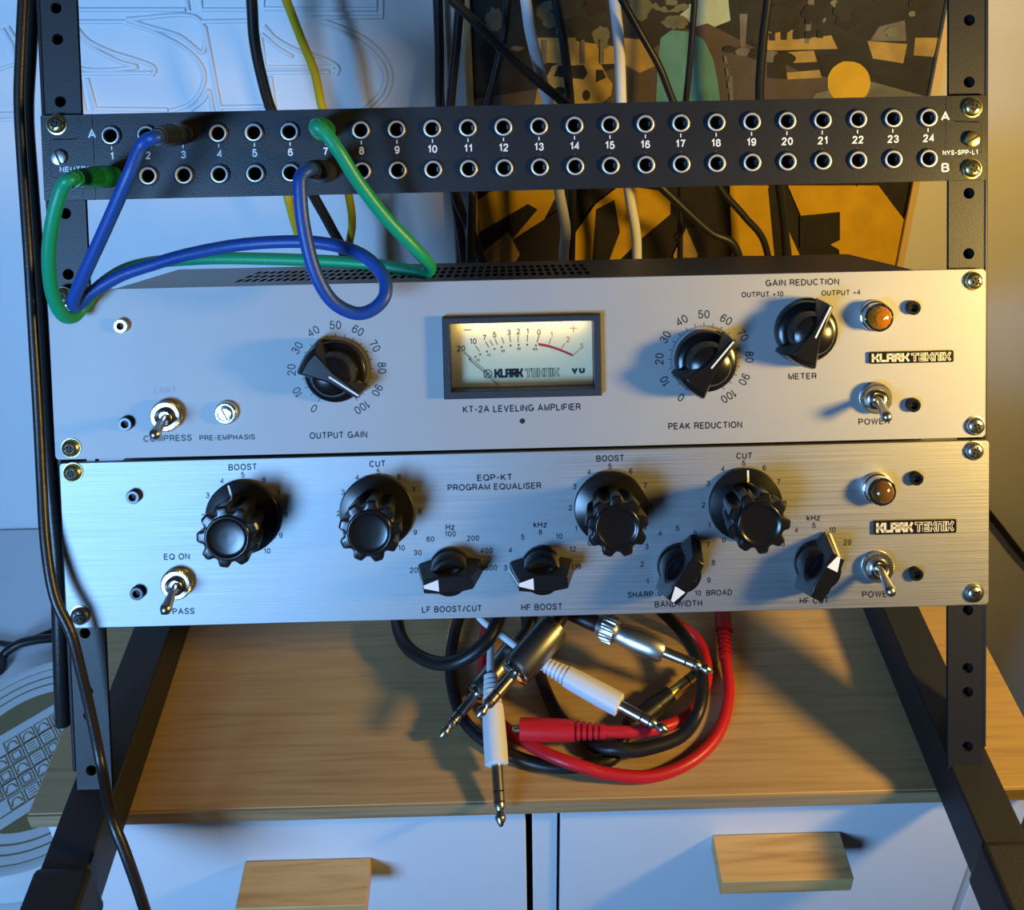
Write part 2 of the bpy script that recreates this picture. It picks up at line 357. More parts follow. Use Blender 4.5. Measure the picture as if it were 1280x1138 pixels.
def block_letters(mb, word, m, w, h, sw, z):
    tot = sum(GL[c][1] for c in word) + .30 * (len(word) - 1); old = mb.m; mb.m = old @ m; x = -w / 2 + sw / 2; kx = (w - sw) / tot
    for c in word:
        lines, cw = GL[c]
        for l in lines:
            pts = [(x + a * kx * .97, -h / 2 + sw / 2 + b * (h - sw)) for a, b in l]
            for (xa, ya), (xb, yb) in zip(pts, pts[1:]):
                L = math.hypot(xb - xa, yb - ya) or 1e-9; ex, ey = (xb - xa) / L * sw / 2, (yb - ya) / L * sw / 2
                mb.stroke([(xa - ex, ya - ey), (xb + ex, yb + ey)], sw, z)
        x += (cw + .30) * kx
    mb.m = old

# ================================================================ the setting
b = MB(); b.box(-2.2, 1.6, .33, .40, 0, 2.5); obj('wall_back', b, 'wall', base=(0, .33, 0), kind='structure')
b = MB(); b.box(-2.2, 1.6, -2.4, .40, -.05, 0); obj('floor', b, 'floor', kind='structure')

# ================================================================ chest of drawers
ch = thing('chest_of_drawers', 'white chest of drawers with an oak top and wooden tab handles, carrying the rack', 'chest of drawers', (.008, .09, 0))
XL, XR, YF, YB = -.277, .293, -.1425, .316
b = MB(); b.box(XL, XR, YF + .0012, YB, DESK - .010, DESK); obj('chest_top', b, 'oak', ch, bevel=.0006)
b = MB(); b.box(XL, XR, YF, YF + .0011, DESK - .010, DESK - .0004); obj('edge_band', b, 'oak_edge', ch)
for x in (XL + .004, XR - .022):
    b = MB(); b.box(x, x + .018, YF + .012, YB, .0, DESK - .0105); obj('side_panel', b, 'laminate', ch, bevel=.0005)
b = MB(); b.box(.0005, .0148, YF + .0075, YB, .04, DESK - .0105); obj('divider_panel', b, 'laminate', ch, bevel=.0004)
b = MB(); b.box(XL + .023, XR - .023, YF + .03, YB, .04, .06); obj('bottom_panel', b, 'laminate', ch)
b = MB(); b.box(XL + .023, XR - .023, YB - .004, YB, .06, DESK - .011); obj('back_panel', b, 'hole', ch)
zt = DESK - .0115
for x0, x1, hu in ((-.272, -.0033, ((307, 1078), (463, 1070))), (.0165, .2605, ((890, 1046), (1050, 1037)))):
    z1 = zt
    for k, hgt in enumerate((.20, .20, .20)):
        b = MB(); b.box(x0, x1, YF + .0055, YF + .021, z1 - hgt, z1); d = obj('drawer_front', b, 'laminate', ch, bevel=.0006)
        a0, a1 = ony(*hu[0], YF + .0055), ony(*hu[1], YF + .0055)
        zz = (a0.z + a1.z) / 2 - (zt - z1); x_0, x_1 = a0.x, a1.x
        hb = MB(); hb.box(x_0, x_1, YF - .0205, YF + .0052, zz - .012, zz); obj('handle', hb, 'pine', d, bevel=.0006)
        z1 -= hgt + .004

# ================================================================ rack stand
RH = .2330
st = thing('rack_stand', 'black steel desktop rack stand with punched upright rails and rubber capped base tubes', 'rack stand', (0, .02, DESK))
def rack_mesh(mb): mb.v = [p2w(p) for p in mb.v]
zs = [.0387 + .04445, .0387 + .04445 - .0127, .0545, .0387, .0071, -.0060, -.0218, -.0376, -.0501, -.0662, -.0815]
zs += [-.0950, -.1108, -.1269, -.1396, -.1553, -.1713, -.1840, -.1998, -.2158, -.2285, -.2442, -.2600, -.2710, -.2868, -.3025, -.3156, -.3455]
zs = sorted(set(zs), reverse=True)
show = [.0387, .0545, .0071, -.0501, -.0815, -.2710, -.3025, -.3156, -.3455, .0831]
for sgn in (-1, 1):
    xi, xo = sgn * .2225, sgn * .2432
    x0, x1 = min(xi, xo), max(xi, xo)
    b = MB(); hz = sorted([z for z in zs if z in show or True]); top = .12; bot = -.3585
    hz = [z for z in zs if any(abs(z - q) < 1e-6 for q in show)]
    hz.sort(); cuts = [bot] + [(a + c) / 2 for a, c in zip(hz, hz[1:])] + [top]
    p0, p1 = (x0, x1 - .0024) if sgn > 0 else (x0 + .0024, x1)
    for z, c0, c1 in zip(hz, cuts, cuts[1:]):
        b.holed(p0, p1, c0, c1, sgn * RH, z, .0029, .0035, .0058, 20)
    bx = MB()
    side = (x1 - .0024, x1) if sgn > 0 else (x0, x0 + .0024)
    rack_mesh(b); rl = obj('upright_rail', b, 'steel', st, smooth=30)
    b = MB(); b.box(side[0], side[1], .0035, .034, bot + .012, top); rack_mesh(b); obj('side_flange', b, 'steel', rl, bevel=.0011, seg=4)
    for z in hz:
        h = MB(); h.m = face_m(sgn * RH, z, 0, .0058); h.lathe([(.0034, -.006), (.0034, 0), (.0029, 0), (.0024, -.0015), (.0029, -.0025), (.0024, -.0038), (.0024, -.0058)], 16, cap1=False)
        rack_mesh(h); obj('threaded_hole', h, 'steel', rl)
    # base tube, lying on the chest and reaching out past its front
    tx0, tx1 = (-.2445, -.2205) if sgn < 0 else (.2238, .2470)
    b = MB(); b.box(tx0, tx1, -.262, .16, DESK + .0004, DESK + .0300); obj('base_tube', b, 'steel', st, bevel=.0012)
    b = MB(); b.box(tx0 - .0022, tx1 + .0022, -.272, -.187, DESK - .0018, DESK + .0320)
    b.box(tx0 - .0022, tx1 + .0022, -.272, -.187, DESK - .0012, DESK + .0322) if False else None
    obj('rubber_foot', b, 'rubber', st, bevel=.003, seg=3)
b = MB(); b.box(-.2200, .2233, .135, .158, DESK + .0008, DESK + .0295); obj('cross_tube', b, 'steel', st, bevel=.0012)

# ================================================================ parts the rack units share
def screw(parent, x, z, y=0.0, m='brass', washer=True, r=.0046, turn=20, slot='cross'):
    b = MB(); b.m = face_m(x, z, turn, y)
    pr = [(r * 1.0, .0001), (r, .0009), (r * .93, .0019), (r * .7, .0027), (r * .42, .0030)]
    if slot == 'cross':
        b.lathe(pr + [(r * .40, .0029), (r * .30, .0014)], 24)
    else:
        b.lathe(pr[:3] + [(r * .6, .0024), (0, .0024)], 24)
    s = obj('rack_screw', b, m, parent)
    c = MB(); c.m = face_m(x, z, turn, y)
    if slot == 'cross':
        for q in range(2):
            c.box(-r * .62 if q == 0 else -r * .13, r * .62 if q == 0 else r * .13, -r * .13 if q == 0 else -r * .62, r * .13 if q == 0 else r * .62, .0014, .00312 - q * .0001)
    else:
        c.box(-r * .92, r * .92, -r * .13, r * .13, .0012, .00245)
    obj('screw_recess', c, 'hole', s)
    if washer:
        c = MB(); c.m = face_m(x, z, 0, y); c.lathe([(r * 1.14, .00005), (r * 1.14, .0004), (r * .9, .0006)], 24); obj('washer', c, m, s)
    return s

def rounded(x0, x1, z0, z1, r, n=5):
    out = []
    for cx, cz, a0 in ((x1 - r, z1 - r, 0), (x0 + r, z1 - r, 90), (x0 + r, z0 + r, 180), (x1 - r, z0 + r, 270)):
        for k in range(n + 1):
            a = math.radians(a0 + 90 * k / n); out.append((cx + r * math.cos(a), cz + r * math.sin(a)))
    return out
def front_plate(parent, x0, x1, z0, z1, m, r=.0022):
    b = MB(); b.m = face_m(0, 0); b.prism(rounded(x0, x1, z0, z1, r), -.003, 0); return obj('front_panel', b, m, parent, bevel=.0004, smooth=50)

def black_bolt(parent, u, v, m='bolt'):
    p = onp(u, v); b = MB(); b.m = face_m(p.x, p.z)
    b.lathe([(.0037, .0001), (.0037, .0022), (.0033, .0030), (.0020, .0030)], 24, cap1=False)
    hexr = [[(.0020 * math.cos(PI / 3 * k), .0020 * math.sin(PI / 3 * k), w) for k in range(6)] for w in (.0030, .0008)]
    b.loft(hexr, False, True)
    o = obj('socket_bolt', b, m, parent)
    c = MB(); c.m = face_m(p.x, p.z); c.lathe([(.0017, .0009), (.0017, .0010)], 6); obj('hex_recess', c, 'hole', o)

def toggle(parent, u, v, tu, tv, rn=.0083):
    p = onp(u, v); t = onp(tu, tv, -.0195)
    b = MB(); b.m = face_m(p.x, p.z)
    b.lathe([(rn * .97, .0001), (rn * .97, .0005), (rn * .92, .0007)], 32); w = obj('toggle_switch', b, 'nickel', parent)
    n = MB(); n.m = face_m(p.x, p.z); kn = lambda a, q: 1 + .035 * (1 if int(a / (2 * PI) * 84 + .5) % 2 else -1)
    n.lathe([(rn * .90, .0008), (rn * .95, .0012), (rn * .95, .0040), (rn * .86, .0047)], 84, kn); obj('knurled_nut', n, 'nickel', w)
    c = MB(); c.m = face_m(p.x, p.z); c.lathe([(rn * .62, .0046), (rn * .60, .0062), (rn * .50, .0068), (rn * .40, .0064), (rn * .30, .0052)], 28); obj('bushing', c, 'chrome', w)
    a = Vector((p.x, -.0055, p.z)); e = Vector((t.x, -.0195, t.z)); L = (e - a).length
    l = MB(); l.along(a, e, [(.0016, 0), (.0020, L * .3), (.0027, L * .8), (.0030, L * .9), (.0029, L * .97), (.0021, L + .0009), (.0009, L + .0016), (0, L + .0017)], 20); obj('lever', l, 'nickel', w)

def pilot(parent, u, v, m):
    p = onp(u, v); b = MB(); b.m = face_m(p.x, p.z)
    b.lathe([(.0083, .0001), (.0083, .0012), (.0078, .0022), (.0074, .0024), (.0074, .0072), (.0071, .0076), (.0064, .0076), (.0064, .0060)], 36, cap1=False); o = obj('pilot_lamp', b, 'chrome', parent)
    l = MB(); l.m = face_m(p.x, p.z); l.lathe([(.0063, .0062), (.0062, .0080), (.0052, .0098), (.0032, .0112), (.0, .0120)], 12); obj('lens', l, m, o, smooth=12 if m == 'amber' else 60)

def badge(parent, u0, v0, u1, v1):
    p, q = onp(u0, v0), onp(u1, v1); cx, cz = (p.x + q.x) / 2, (p.z + q.z) / 2; w, h = abs(q.x - p.x), abs(p.z - q.z)
    b = MB(); b.m = face_m(cx, cz); b.prism(rounded(-w / 2, w / 2, -h / 2, h / 2, .0008, 3), .0001, .0014); o = obj('maker_badge', b, 'bolt', parent)
    f = face_m(cx, cz); l = MB()
    block_letters(l, 'KLARK', f @ Matrix.Translation((-w * .245, 0, .00145)), w * .455, h * .72, h * .185, 0)
    block_letters(l, 'TEKNIK', f @ Matrix.Translation((w * .235, 0, .00145)), w * .480, h * .72, h * .205, 0)
    obj('badge_letters', l, 'cream_ink', o, smooth=0)
    k = MB(); block_letters(k, 'TEKNIK', f @ Matrix.Translation((w * .235, 0, .00149)), w * .466, h * .62, h * .085, 0)
    obj('letter_inlay', k, 'black_ink', o, smooth=0)

def pointer_knob(parent, u, v, ang):         # round skirt, domed hub and a tapering bar with a white line
    p = onp(u, v); f = face_m(p.x, p.z, ang)
    b = MB(); b.m = f; b.lathe([(.0160, .0006), (.0160, .0040), (.0154, .0056), (.0140, .0066), (.0122, .0070), (.0116, .0082), (.0112, .0130), (.0098, .0160), (.0066, .0178), (0, .0184)], 56)
    o = obj('pointer_knob', b, 'bakelite', parent, smooth=28)
    def ring(w, Fv, t, m_, rv, rw, rb):
        return [(t, Fv, w), (-t, Fv, w), (-m_, 0, w), (-rw, -rv, w), (-rw * .5, -rv - rb * .7, w), (0, -rv - rb, w), (rw * .5, -rv - rb * .7, w), (rw, -rv, w), (m_, 0, w)]
    g = MB(); g.m = f
    g.loft([ring(.0012, .0178, .0026, .0070, .0162, .0098, .0016), ring(.0100, .0176, .0024, .0058, .0160, .0094, .0014), ring(.0165, .0172, .0019, .0040, .0148, .0080, .0012), ring(.0192, .0166, .0013, .0026, .0128, .0060, .001)])
    obj('pointer_bar', g, 'bakelite_dull', o, bevel=.0005, smooth=25)
    l = MB(); l.m = f; l.box(-.00042, .00042, -.0008, .0166, .0189, .01935); obj('pointer_line', l, 'white_ink', o, smooth=0)

def fluted_knob(parent, u, v, ang):          # wide polished skirt and a lobed grip
    p = onp(u, v); f = face_m(p.x, p.z, ang)
    b = MB(); b.m = f; b.lathe([(.0192, .0008), (.0194, .0022), (.0188, .0032), (.0120, .0052), (.0100, .0056)], 64); o = obj('fluted_knob', b, 'bakelite', parent)
    N = 9
    def mod(a, w):
        c = math.cos(N * a); return 1 + .10 * (1 - 2 * max(0, min(1, (.35 - c) / 1.1)) ** 1.2)
    g = MB(); g.m = f
    g.lathe([(.0118, .0052), (.0126, .0100), (.0136, .0200), (.0142, .0270), (.0141, .0288), (.0132, .0297), (.0118, .0300)], 108, mod)
    obj('fluted_grip', g, 'bakelite_dull', o, smooth=28)
    c = MB(); c.m = f; c.lathe([(.0112, .0299), (.0112, .0306), (.0106, .0312), (.0100, .0312), (.0094, .0306), (.0080, .0303), (.0040, .0301), (0, .0300)], 48); obj('knob_cap', c, 'bakelite', o, smooth=50)
    l = MB(); l.m = f; l.add([(-.0005, .0112, .00565), (.0005, .0112, .00565), (.0005, .0186, .0035), (-.0005, .0186, .0035)], [(0, 1, 2, 3)]); obj('pointer_line', l, 'white_ink', o, smooth=0)

def selector_knob(parent, u, v, ang):        # round boss crossed by a high finger bar with a white arrow
    p = onp(u, v); f = face_m(p.x, p.z, ang)
    b = MB(); b.m = f; b.lathe([(.0112, .0006), (.0112, .0022), (.0104, .0034), (.0101, .0120), (.0094, .0134), (.0078, .0136), (.0060, .0126), (0, .0124)], 48); o = obj('selector_knob', b, 'bakelite', parent, smooth=30)
    def ring(w, L, wd_, t): return [(t, L, w), (-t, L, w), (-wd_, L * .45, w), (-wd_, -L * .5, w), (-t, -L, w), (t, -L, w), (wd_, -L * .5, w), (wd_, L * .45, w)]
    g = MB(); g.m = f; g.loft([ring(.0010, .0168, .0058, .0034), ring(.0090, .0150, .0050, .0034), ring(.0212, .0124, .0042, .0033)]); obj('finger_bar', g, 'bakelite_dull', o, bevel=.0004, smooth=25)
    l = MB(); l.m = f
    l.add([(-.0008, .0122, .02128), (.0008, .0122, .02128), (.0030, .0048, .02128), (-.0030, .0048, .02128)], [(3, 2, 1, 0)][::-1])
    l.add([(-.0007, .0125, .0213), (.0007, .0125, .0213), (.0008, .0153, .0090), (-.0008, .0153, .0090)], [(0, 1, 2, 3)])
    l.add([(-.0008, .0153, .0090), (.0008, .0153, .0090), (.0008, .0171, .0012), (-.0008, .0171, .0012)], [(0, 1, 2, 3)])
    obj('pointer_arrow', l, 'white_ink', o, smooth=0)

def writing(parent, items, name='printed_caption', m='black_ink', bold=.02, Y=0.0):
    for it in items:
        b = MB(); cap(b, *it, bold=bold, Y=Y); obj(name, b, m, parent, smooth=0)

# ================================================================ patch panel
pp = thing('patch_bay', 'black patch panel with two rows of numbered jack sockets at the top of the rack', 'patch panel', (0, 0, -.022), True)
JX = lambda n: -.2064 + (n - 1) * (.2101 + .2064) / 23
ZA, ZB = lambda n: -.0105 - (n - 1) * .00004, lambda n: -.0311 - (n - 1) * .00006
ZA = lambda n: -.0109; ZB = lambda n: -.0317
PT, PB = .0002, -.0434
for xa, xb in ((-.2424, -.2213), (.2216, .2408)):
    b = MB(); b.m = face_m(0, 0); b.prism(rounded(xa, xb, PB, PT, .0008, 3), -.0032, -.0010)
    obj('mounting_ear', b, 'patch', pp, bevel=.0002)
b = MB(); pit = (.2101 + .2064) / 23
for n in range(1, 25):
    x = JX(n)
    b.holed(x - pit / 2, x + pit / 2, -.0213, PT, x, ZA(n), .0040, -.0001, .0030, 24)
    b.holed(x - pit / 2, x + pit / 2, PB, -.0213, x, ZB(n), .0040, -.0001, .0030, 24)
x0, x1 = JX(1) - pit / 2, JX(24) + pit / 2
fp = obj('front_panel', b, 'patch', pp, smooth=20)
b = MB(); b.m = face_m(0, 0)
b.prism([(x0, PB), (x0, PT), (-.2222, PT), (-.2222, -.0088), (-.2232, -.0115), (-.2250, -.0122), (-.2368, -.0122), (-.2378, -.0134), (-.2378, -.0310), (-.2368, -.0318), (-.2222, -.0318), (-.2222, PB)][::-1], -.0030, .0001)
obj('end_plate', b, 'patch', pp, smooth=20, bevel=.0003)
b = MB(); b.m = face_m(0, 0)
b.prism([(x1, PB), (.2222, PB), (.2222, -.0340), (.2230, -.0322), (.2244, -.0314), (.2372, -.0300), (.2376, -.0290), (.2376, -.0142), (.2366, -.0136), (.2244, -.0130), (.2230, -.0122), (.2222, -.0104), (.2222, PT), (x1, PT)], -.0030, .0001)
obj('end_plate', b, 'patch', pp, smooth=20, bevel=.0003)
for n in range(1, 25):
    for z in (ZA(n), ZB(n)):
        x = JX(n); g = MB(); g.m = face_m(x, z, 0, -.0001)
        g.lathe([(.0039, -.012), (.0039, .0001), (.0044, .0010), (.0044, .0015), (.0041, .0017), (.0037, .0017), (.0034, .0012), (.0034, -.012)], 28, cap0=False, cap1=False)
        j = obj('jack_socket', g, 'ring', pp)
        g = MB(); g.m = face_m(x, z, 0, -.0001); g.lathe([(.0052, .00005), (.0052, .0007), (.0049, .0010), (.0045, .0010), (.0045, .0002)], 28, cap0=False, cap1=False); obj('socket_collar', g, 'bezel', j)
        g = MB(); g.m = face_m(x, z, 0, -.0001); g.lathe([(.0034, -.011), (.0034, .0004), (.0031, .0004), (.0031, -.010), (0, -.010)], 20, cap1=False, cap0=False); k = obj('socket_bore', g, 'hole', j)
        if n > 8:
            g = MB(); g.m = face_m(x, z, 0, -.0001); g.box(.0018, .0026, -.0012, .0012, -.009, -.001); obj('contact_spring', g, 'nickel', j)
b = MB()
for n in range(1, 25):
    u = 139 + (n - 1) * (1161 - 139) / 23
    x = JX(n); zc = (ZA(n) + ZB(n)) / 2
    write(b, str(n), face_m(x, zc, 0, -.0001), .0040, None, .02, .0002)
    for dz in (.0032, -.0032):
        o = b.m; b.m = face_m(x, zc + dz, 0, -.0001); b.stroke([(0, dz * .28 - .0009 * (dz > 0) + (.0000)), (0, dz * .28 + .0009 * (dz < 0) + .0016 * (1 if dz > 0 else -1) * .6)], .00055, .0002); b.m = o
obj('socket_numbers', b, 'white_ink', pp, smooth=0)
for t, u, v, w, h in (('A', 115, 167.5, 10, 11), ('A', 1181.5, 145.5, 11, 11), ('B', 1181.5, 209.5, 10, 11.5), ('NYS-SPP-L1', 1200, 190.5, 44, 6), ('NEUTRIK', 96, 211.5, 42, 7)):
    b = MB(); cap(b, t, u, v, w, h, .02, -.0001, z=.0002); obj('row_letter' if len(t) == 1 else 'printed_caption', b, 'white_ink', pp, smooth=0)
for u, v in ((70, 155.5), (1216, 134.2), (1215.4, 210.8)):
    p = onp(u, v, .0); screw(pp, p.x, p.z, .0010, 'brass', turn=random.uniform(0, 80))
for u, v in ((74.5, 197), (1214, 174)):
    p = onp(u, v); screw(pp, p.x, p.z, -.0001, 'silver' if u < 600 else 'brass', False, .0040, 150 if u > 600 else 70, 'slot')
b = MB(); b.m = face_m(-.2335, -.0376, 0, .0010); b.lathe([(.0036, .0001), (.0036, .0002)], 24); obj('screw_hole', b, 'hole', pp)

# ================================================================ levelling amplifier
am = thing('leveling_amplifier', 'satin silver rack amplifier with a VU meter, above the brushed one', 'amplifier', (0, 0, -.177), True)
AT, AB = -.0893, -.1772
_q0, _q1 = onp(553, 396), onp(751.5, 492.5)
b = MB(); b.m = face_m(0, 0); _ix0, _ix1, _iz0, _iz1 = _q0.x + .002, _q1.x - .002, _q1.z + .002, _q0.z - .002; _r = .0022
_out = rounded(-.2424, .2402, AB, AT, _r)
_hole = [(_ix1, _iz1), (_ix0, _iz1), (_ix0, _iz0), (_ix1, _iz0)]
for w_, fl in ((0, False), (-.003, True)):
    vs = [(x, y, w_) for x, y in _out + _hole]; fs = []
    for q in range(4):
        for k in range(5): fs.append((24 + q, q * 6 + k, q * 6 + k + 1))
        fs.append((24 + q, q * 6 + 5, ((q + 1) * 6) % 24, 24 + (q + 1) % 4))
    b.add(vs, [tuple(reversed(f)) for f in fs] if fl else fs)
b.loft([[(x, y, w) for x, y in _out] for w in (-.003, 0)], False, False); b.loft([[(x, y, w) for x, y in _hole] for w in (0, -.003)], False, False)
obj('front_panel', b, 'satin', am, smooth=50)
CD = .1165
b = MB(); b.box(-.2135, .2094, .0032, .0044, AB + .002, AB + .012); b.box(-.2135, .2094, CD - .0012, CD, AB + .002, AT - .0014)
b.box(-.2135, -.2123, .0044, CD - .0012, AB + .002, AT - .0014); b.box(.2082, .2094, .0044, CD - .0012, AB + .002, AT - .0014)
b.box(-.2123, .2082, .0044, CD - .0012, AB + .002, AB + .0032)
obj('chassis', b, 'chassis', am, smooth=0)
b = MB(); z1, z0 = AT - .0014, AT - .0024
SX0, SX1, SY0, SY1 = -.1570, .0400, .030, .092
ncol, nrow = 46, 3
dx, dy = (SX1 - SX0) / ncol, (SY1 - SY0) / nrow
for i in range(ncol):
    for j in range(nrow):
        a, c = SX0 + i * dx, SY0 + j * dy
        b.slotted(a, a + dx, c, c + dy, a + dx * .19, a + dx * .81, c + dy * .17, c + dy * .85, z0, z1)
b.box(-.2123, SX0, .0044, CD - .0012, z0, z1); b.box(SX1, .2082, .0044, CD - .0012, z0, z1)
b.box(SX0, SX1, .0044, SY0, z0, z1); b.box(SX0, SX1, SY1, CD - .0012, z0, z1)
obj('vented_lid', b, 'chassis', am, smooth=0)
# face writing
writing(am, [('LIMIT', 206.5, 488, 27, 8)], m='faded_ink', bold=.0)
writing(am, [('COMPRESS', 209.5, 548, 61, 8.3), ('PRE-EMPHASIS', 284, 547, 70, 7), ('OUTPUT GAIN', 423, 544, 73, 8.8), ('KT-2A LEVELING AMPLIFIER', 652.2, 510.3, 149, 9),
             ('PEAK REDUCTION', 881.5, 532, 94, 8.8), ('GAIN REDUCTION', 1003, 353, 93, 8.5), ('OUTPUT +10', 953, 368, 53, 7), ('OUTPUT +4', 1051, 366, 49, 7), ('METER', 1003, 470.5, 36, 8.2), ('POWER', 1092.5, 527, 40, 8.2)])
for u, v in ((421, 462.7), (880.5, 449)):
    p = onp(u, v); b = MB()
    for n in range(101):
        a = math.radians(-148 + 2.96 * n); b.m = face_m(p.x, p.z); r0, r1 = 40.5 * PX, (46.5 if n % 5 == 0 else 43.3) * PX
        b.stroke([(r0 * math.sin(a), r0 * math.cos(a)), (r1 * math.sin(a), r1 * math.cos(a))], (.9 if n % 5 == 0 else .75) * PX, .00006)
    b.m = Matrix.Identity(4)
    for k in range(11):
        an = -148 + 29.6 * k; a = math.radians(an); r = 57 * PX
        write(b, str(k * 10), face_m(p.x + r * math.sin(a), p.z + r * math.cos(a), an), 10.8 * PX, None, .004)
    obj('dial_scale', b, 'black_ink', am, smooth=0)
b = MB(); p = onp(653, 526.5); b.m = face_m(p.x, p.z); b.lathe([(.0014, -.0004), (.0014, .0001)], 20); obj('trim_hole', b, 'hole', am)
pointer_knob(am, 421, 462.7, 124.5); pointer_knob(am, 880.5, 450, 40.7); pointer_knob(am, 1005.5, 413, 26.6)
for u, v in ((78.5, 371), (89.2, 560), (1216.8, 351), (1218.4, 532)):
    p = onp(u, v); screw(am, p.x, p.z, 0, 'brass' if u < 600 or v < 400 else 'nickel', turn=random.uniform(0, 80))
for u, v in ((153, 407), (158.5, 529)): black_bolt(am, u, v, 'nickel' if v < 450 else 'bolt')
for u, v in ((1140, 384.5), (1140, 505.7)): black_bolt(am, u, v)
toggle(am, 210, 518.5, 193, 544.5); toggle(am, 1093, 496.7, 1108.7, 522.5)
p = onp(283.5, 515.5); b = MB(); b.m = face_m(p.x, p.z); b.lathe([(.0062, .0001), (.0062, .0012), (.0058, .0026), (.0050, .0034), (.0044, .0034), (.0040, .0020), (.0034, .0018)], 32); o = obj('trimmer_bushing', b, 'chrome', am)
b = MB(); b.m = face_m(p.x, p.z, -25); b.lathe([(.0033, .0018), (.0033, .0042), (.0029, .0046), (0, .0046)], 24); q = obj('trimmer_shaft', b, 'silver', o)
b = MB(); b.m = face_m(p.x, p.z, -25); b.box(-.0003, .0003, -.0030, .0030, .0040, .00468); obj('screw_slot', b, 'hole', q)
pilot(am, 1092.5, 394.5, 'amber'); badge(am, 1085.5, 440, 1190.5, 452)
# VU meter
mp0, mp1 = onp(553, 396), onp(751.5, 492.5)
mx0, mx1, mz0, mz1 = mp0.x, mp1.x, mp1.z, mp0.z
b = MB(); fw = .0036
def frame_rings(mb, x0, x1, z0, z1, ix0, ix1, iz0, iz1, w0, w1, wi):
    o = lambda w, i=0: [(x0 + i, z0 + i, w), (x1 - i, z0 + i, w), (x1 - i, z1 - i, w), (x0 + i, z1 - i, w)]
    n = lambda w: [(ix0, iz0, w), (ix1, iz0, w), (ix1, iz1, w), (ix0, iz1, w)]
    mb.loft([o(w0), o(w1), o(w1 + .0004, .0004), n(w1 + .0002), n(wi)], False, False)
b.m = face_m(0, 0); frame_rings(b, mx0, mx1, mz0, mz1, mx0 + fw, mx1 - fw, mz0 + fw, mz1 - fw * .9, .0001, .0042, -.0088)
mtr = obj('meter_bezel', b, 'bezel', am, smooth=20)
FY = .0076
_ml = bpy.data.lights.new('meter_lamp', 'AREA'); _ml.shape = 'RECTANGLE'; _ml.size = .066; _ml.size_y = .0016; _ml.energy = .009; _ml.color = (1.0, .72, .30)
_mo = bpy.data.objects.new('meter_lamp', _ml); COL.objects.link(_mo); _mo.parent = mtr
_mo.location = Vector(((mx0 + mx1) / 2, .0032, mz1 - fw * .9 - .0003)) - Vector(root_base(am)); _mo.rotation_euler = (math.radians(20), 0, 0)
b = MB(); b.m = face_m(0, 0, 0, FY); b.box(mx0 + .001, mx1 - .001, mz0 + .001, mz1 - .001, -.001, 0)
obj('meter_dial', b, 'dial', mtr, smooth=0)
b = MB(); b.m = face_m(0, 0); b.box(mx0 + fw + .0001, mx1 - fw - .0001, mz0 + fw + .0001, mz1 - fw * .9 - .0001, .0012, .0020); obj('meter_glass', b, 'glass', mtr, smooth=0)
MX, MY = lambda x: 530 + x * .1875, lambda y: 370 + y * .1875
b = MB(); rb = MB()
for t, x, y, h in (('20', 245, 350, 40), ('10', 328, 303, 40), ('7', 405, 278, 38), ('5', 470, 258, 38), ('3', 566, 243, 38), ('2', 628, 237, 38), ('1', 690, 235, 38), ('0', 766, 242, 38), ('20', 360, 428, 18), ('40', 432, 394, 18), ('60', 527, 367, 18), ('80', 633, 352, 18), ('100', 740, 355, 18)):
    cap(b, t, MX(x), MY(y), None, h * .1875, .01, FY)
def mline(mb, pts, wd_):
    q = [onp(MX(x), MY(y), FY) for x, y in pts]; o = mb.m; mb.m = face_m(0, 0, 0, FY); mb.stroke([(v.x, v.z) for v in q], wd_ * .1875 / F * (FY - CP.y), .00008); mb.m = o
for s in (((265, 375), (312, 415)), ((342, 333), (372, 368)), ((410, 305), (433, 342)), ((438, 295), (460, 332)), ((472, 285), (490, 325)), ((518, 275), (533, 318)), ((570, 265), (578, 310)), ((627, 262), (628, 308)), ((690, 258), (688, 305)), ((765, 265), (753, 310))): mline(b, s, 5)
mline(b, ((265, 227), (315, 227)), 6)
for x, y in ((342, 407), (374, 390), (420, 371), (470, 354), (517, 341), (577, 331), (631, 327), (688, 326), (746, 331), (308, 424)):
    q = onp(MX(x), MY(y), FY); b.m = face_m(q.x, q.z, 0, FY); b.lathe([(.0005, 0), (.0005, .00008)], 10); b.m = Matrix.Identity(4)
cap(b, 'vu', MX(1028), MY(502), 90 * .1875, 46 * .1875, .04, FY)
obj('scale_marks', b, 'black_ink', mtr, smooth=0)
for t, x, y, h in (('1', 850, 258, 38), ('2', 958, 290, 38), ('3', 1048, 335, 38)): cap(rb, t, MX(x), MY(y), None, h * .1875, .0, FY)
for s in (((848, 280), (832, 320)), ((940, 315), (915, 352)), ((1035, 358), (995, 395)), ((970, 215), (1022, 215)), ((996, 190), (996, 240))): mline(rb, s, 4.5)
arc = [(762, 322), (795, 327), (830, 334), (865, 345), (900, 357), (945, 375), (993, 397)]
q = [onp(MX(x), MY(y), FY) for x, y in arc]; rb.m = face_m(0, 0, 0, FY); hw = .0007
rb.add([(v.x - .0002, v.z + hw, .00008) for v in q] + [(v.x + .0001, v.z - hw, .00008) for v in q], [(i, 7 + i, 8 + i, i + 1) for i in range(6)]); rb.m = Matrix.Identity(4)
obj('red_zone', rb, 'red_ink', mtr, smooth=0)
kk = (FY - CP.y) / F * .1875
b = MB(); q0, q1 = onp(MX(566), MY(515), FY), onp(MX(790), MY(510), FY)
block_letters(b, 'KLARK', face_m(q0.x, q0.z, 0, FY), 198 * kk, 60 * kk, 16 * kk, .0001)
block_letters(b, 'TEKNIK', face_m(q1.x, q1.z, 0, FY), 234 * kk, 58 * kk, 15 * kk, .0001)
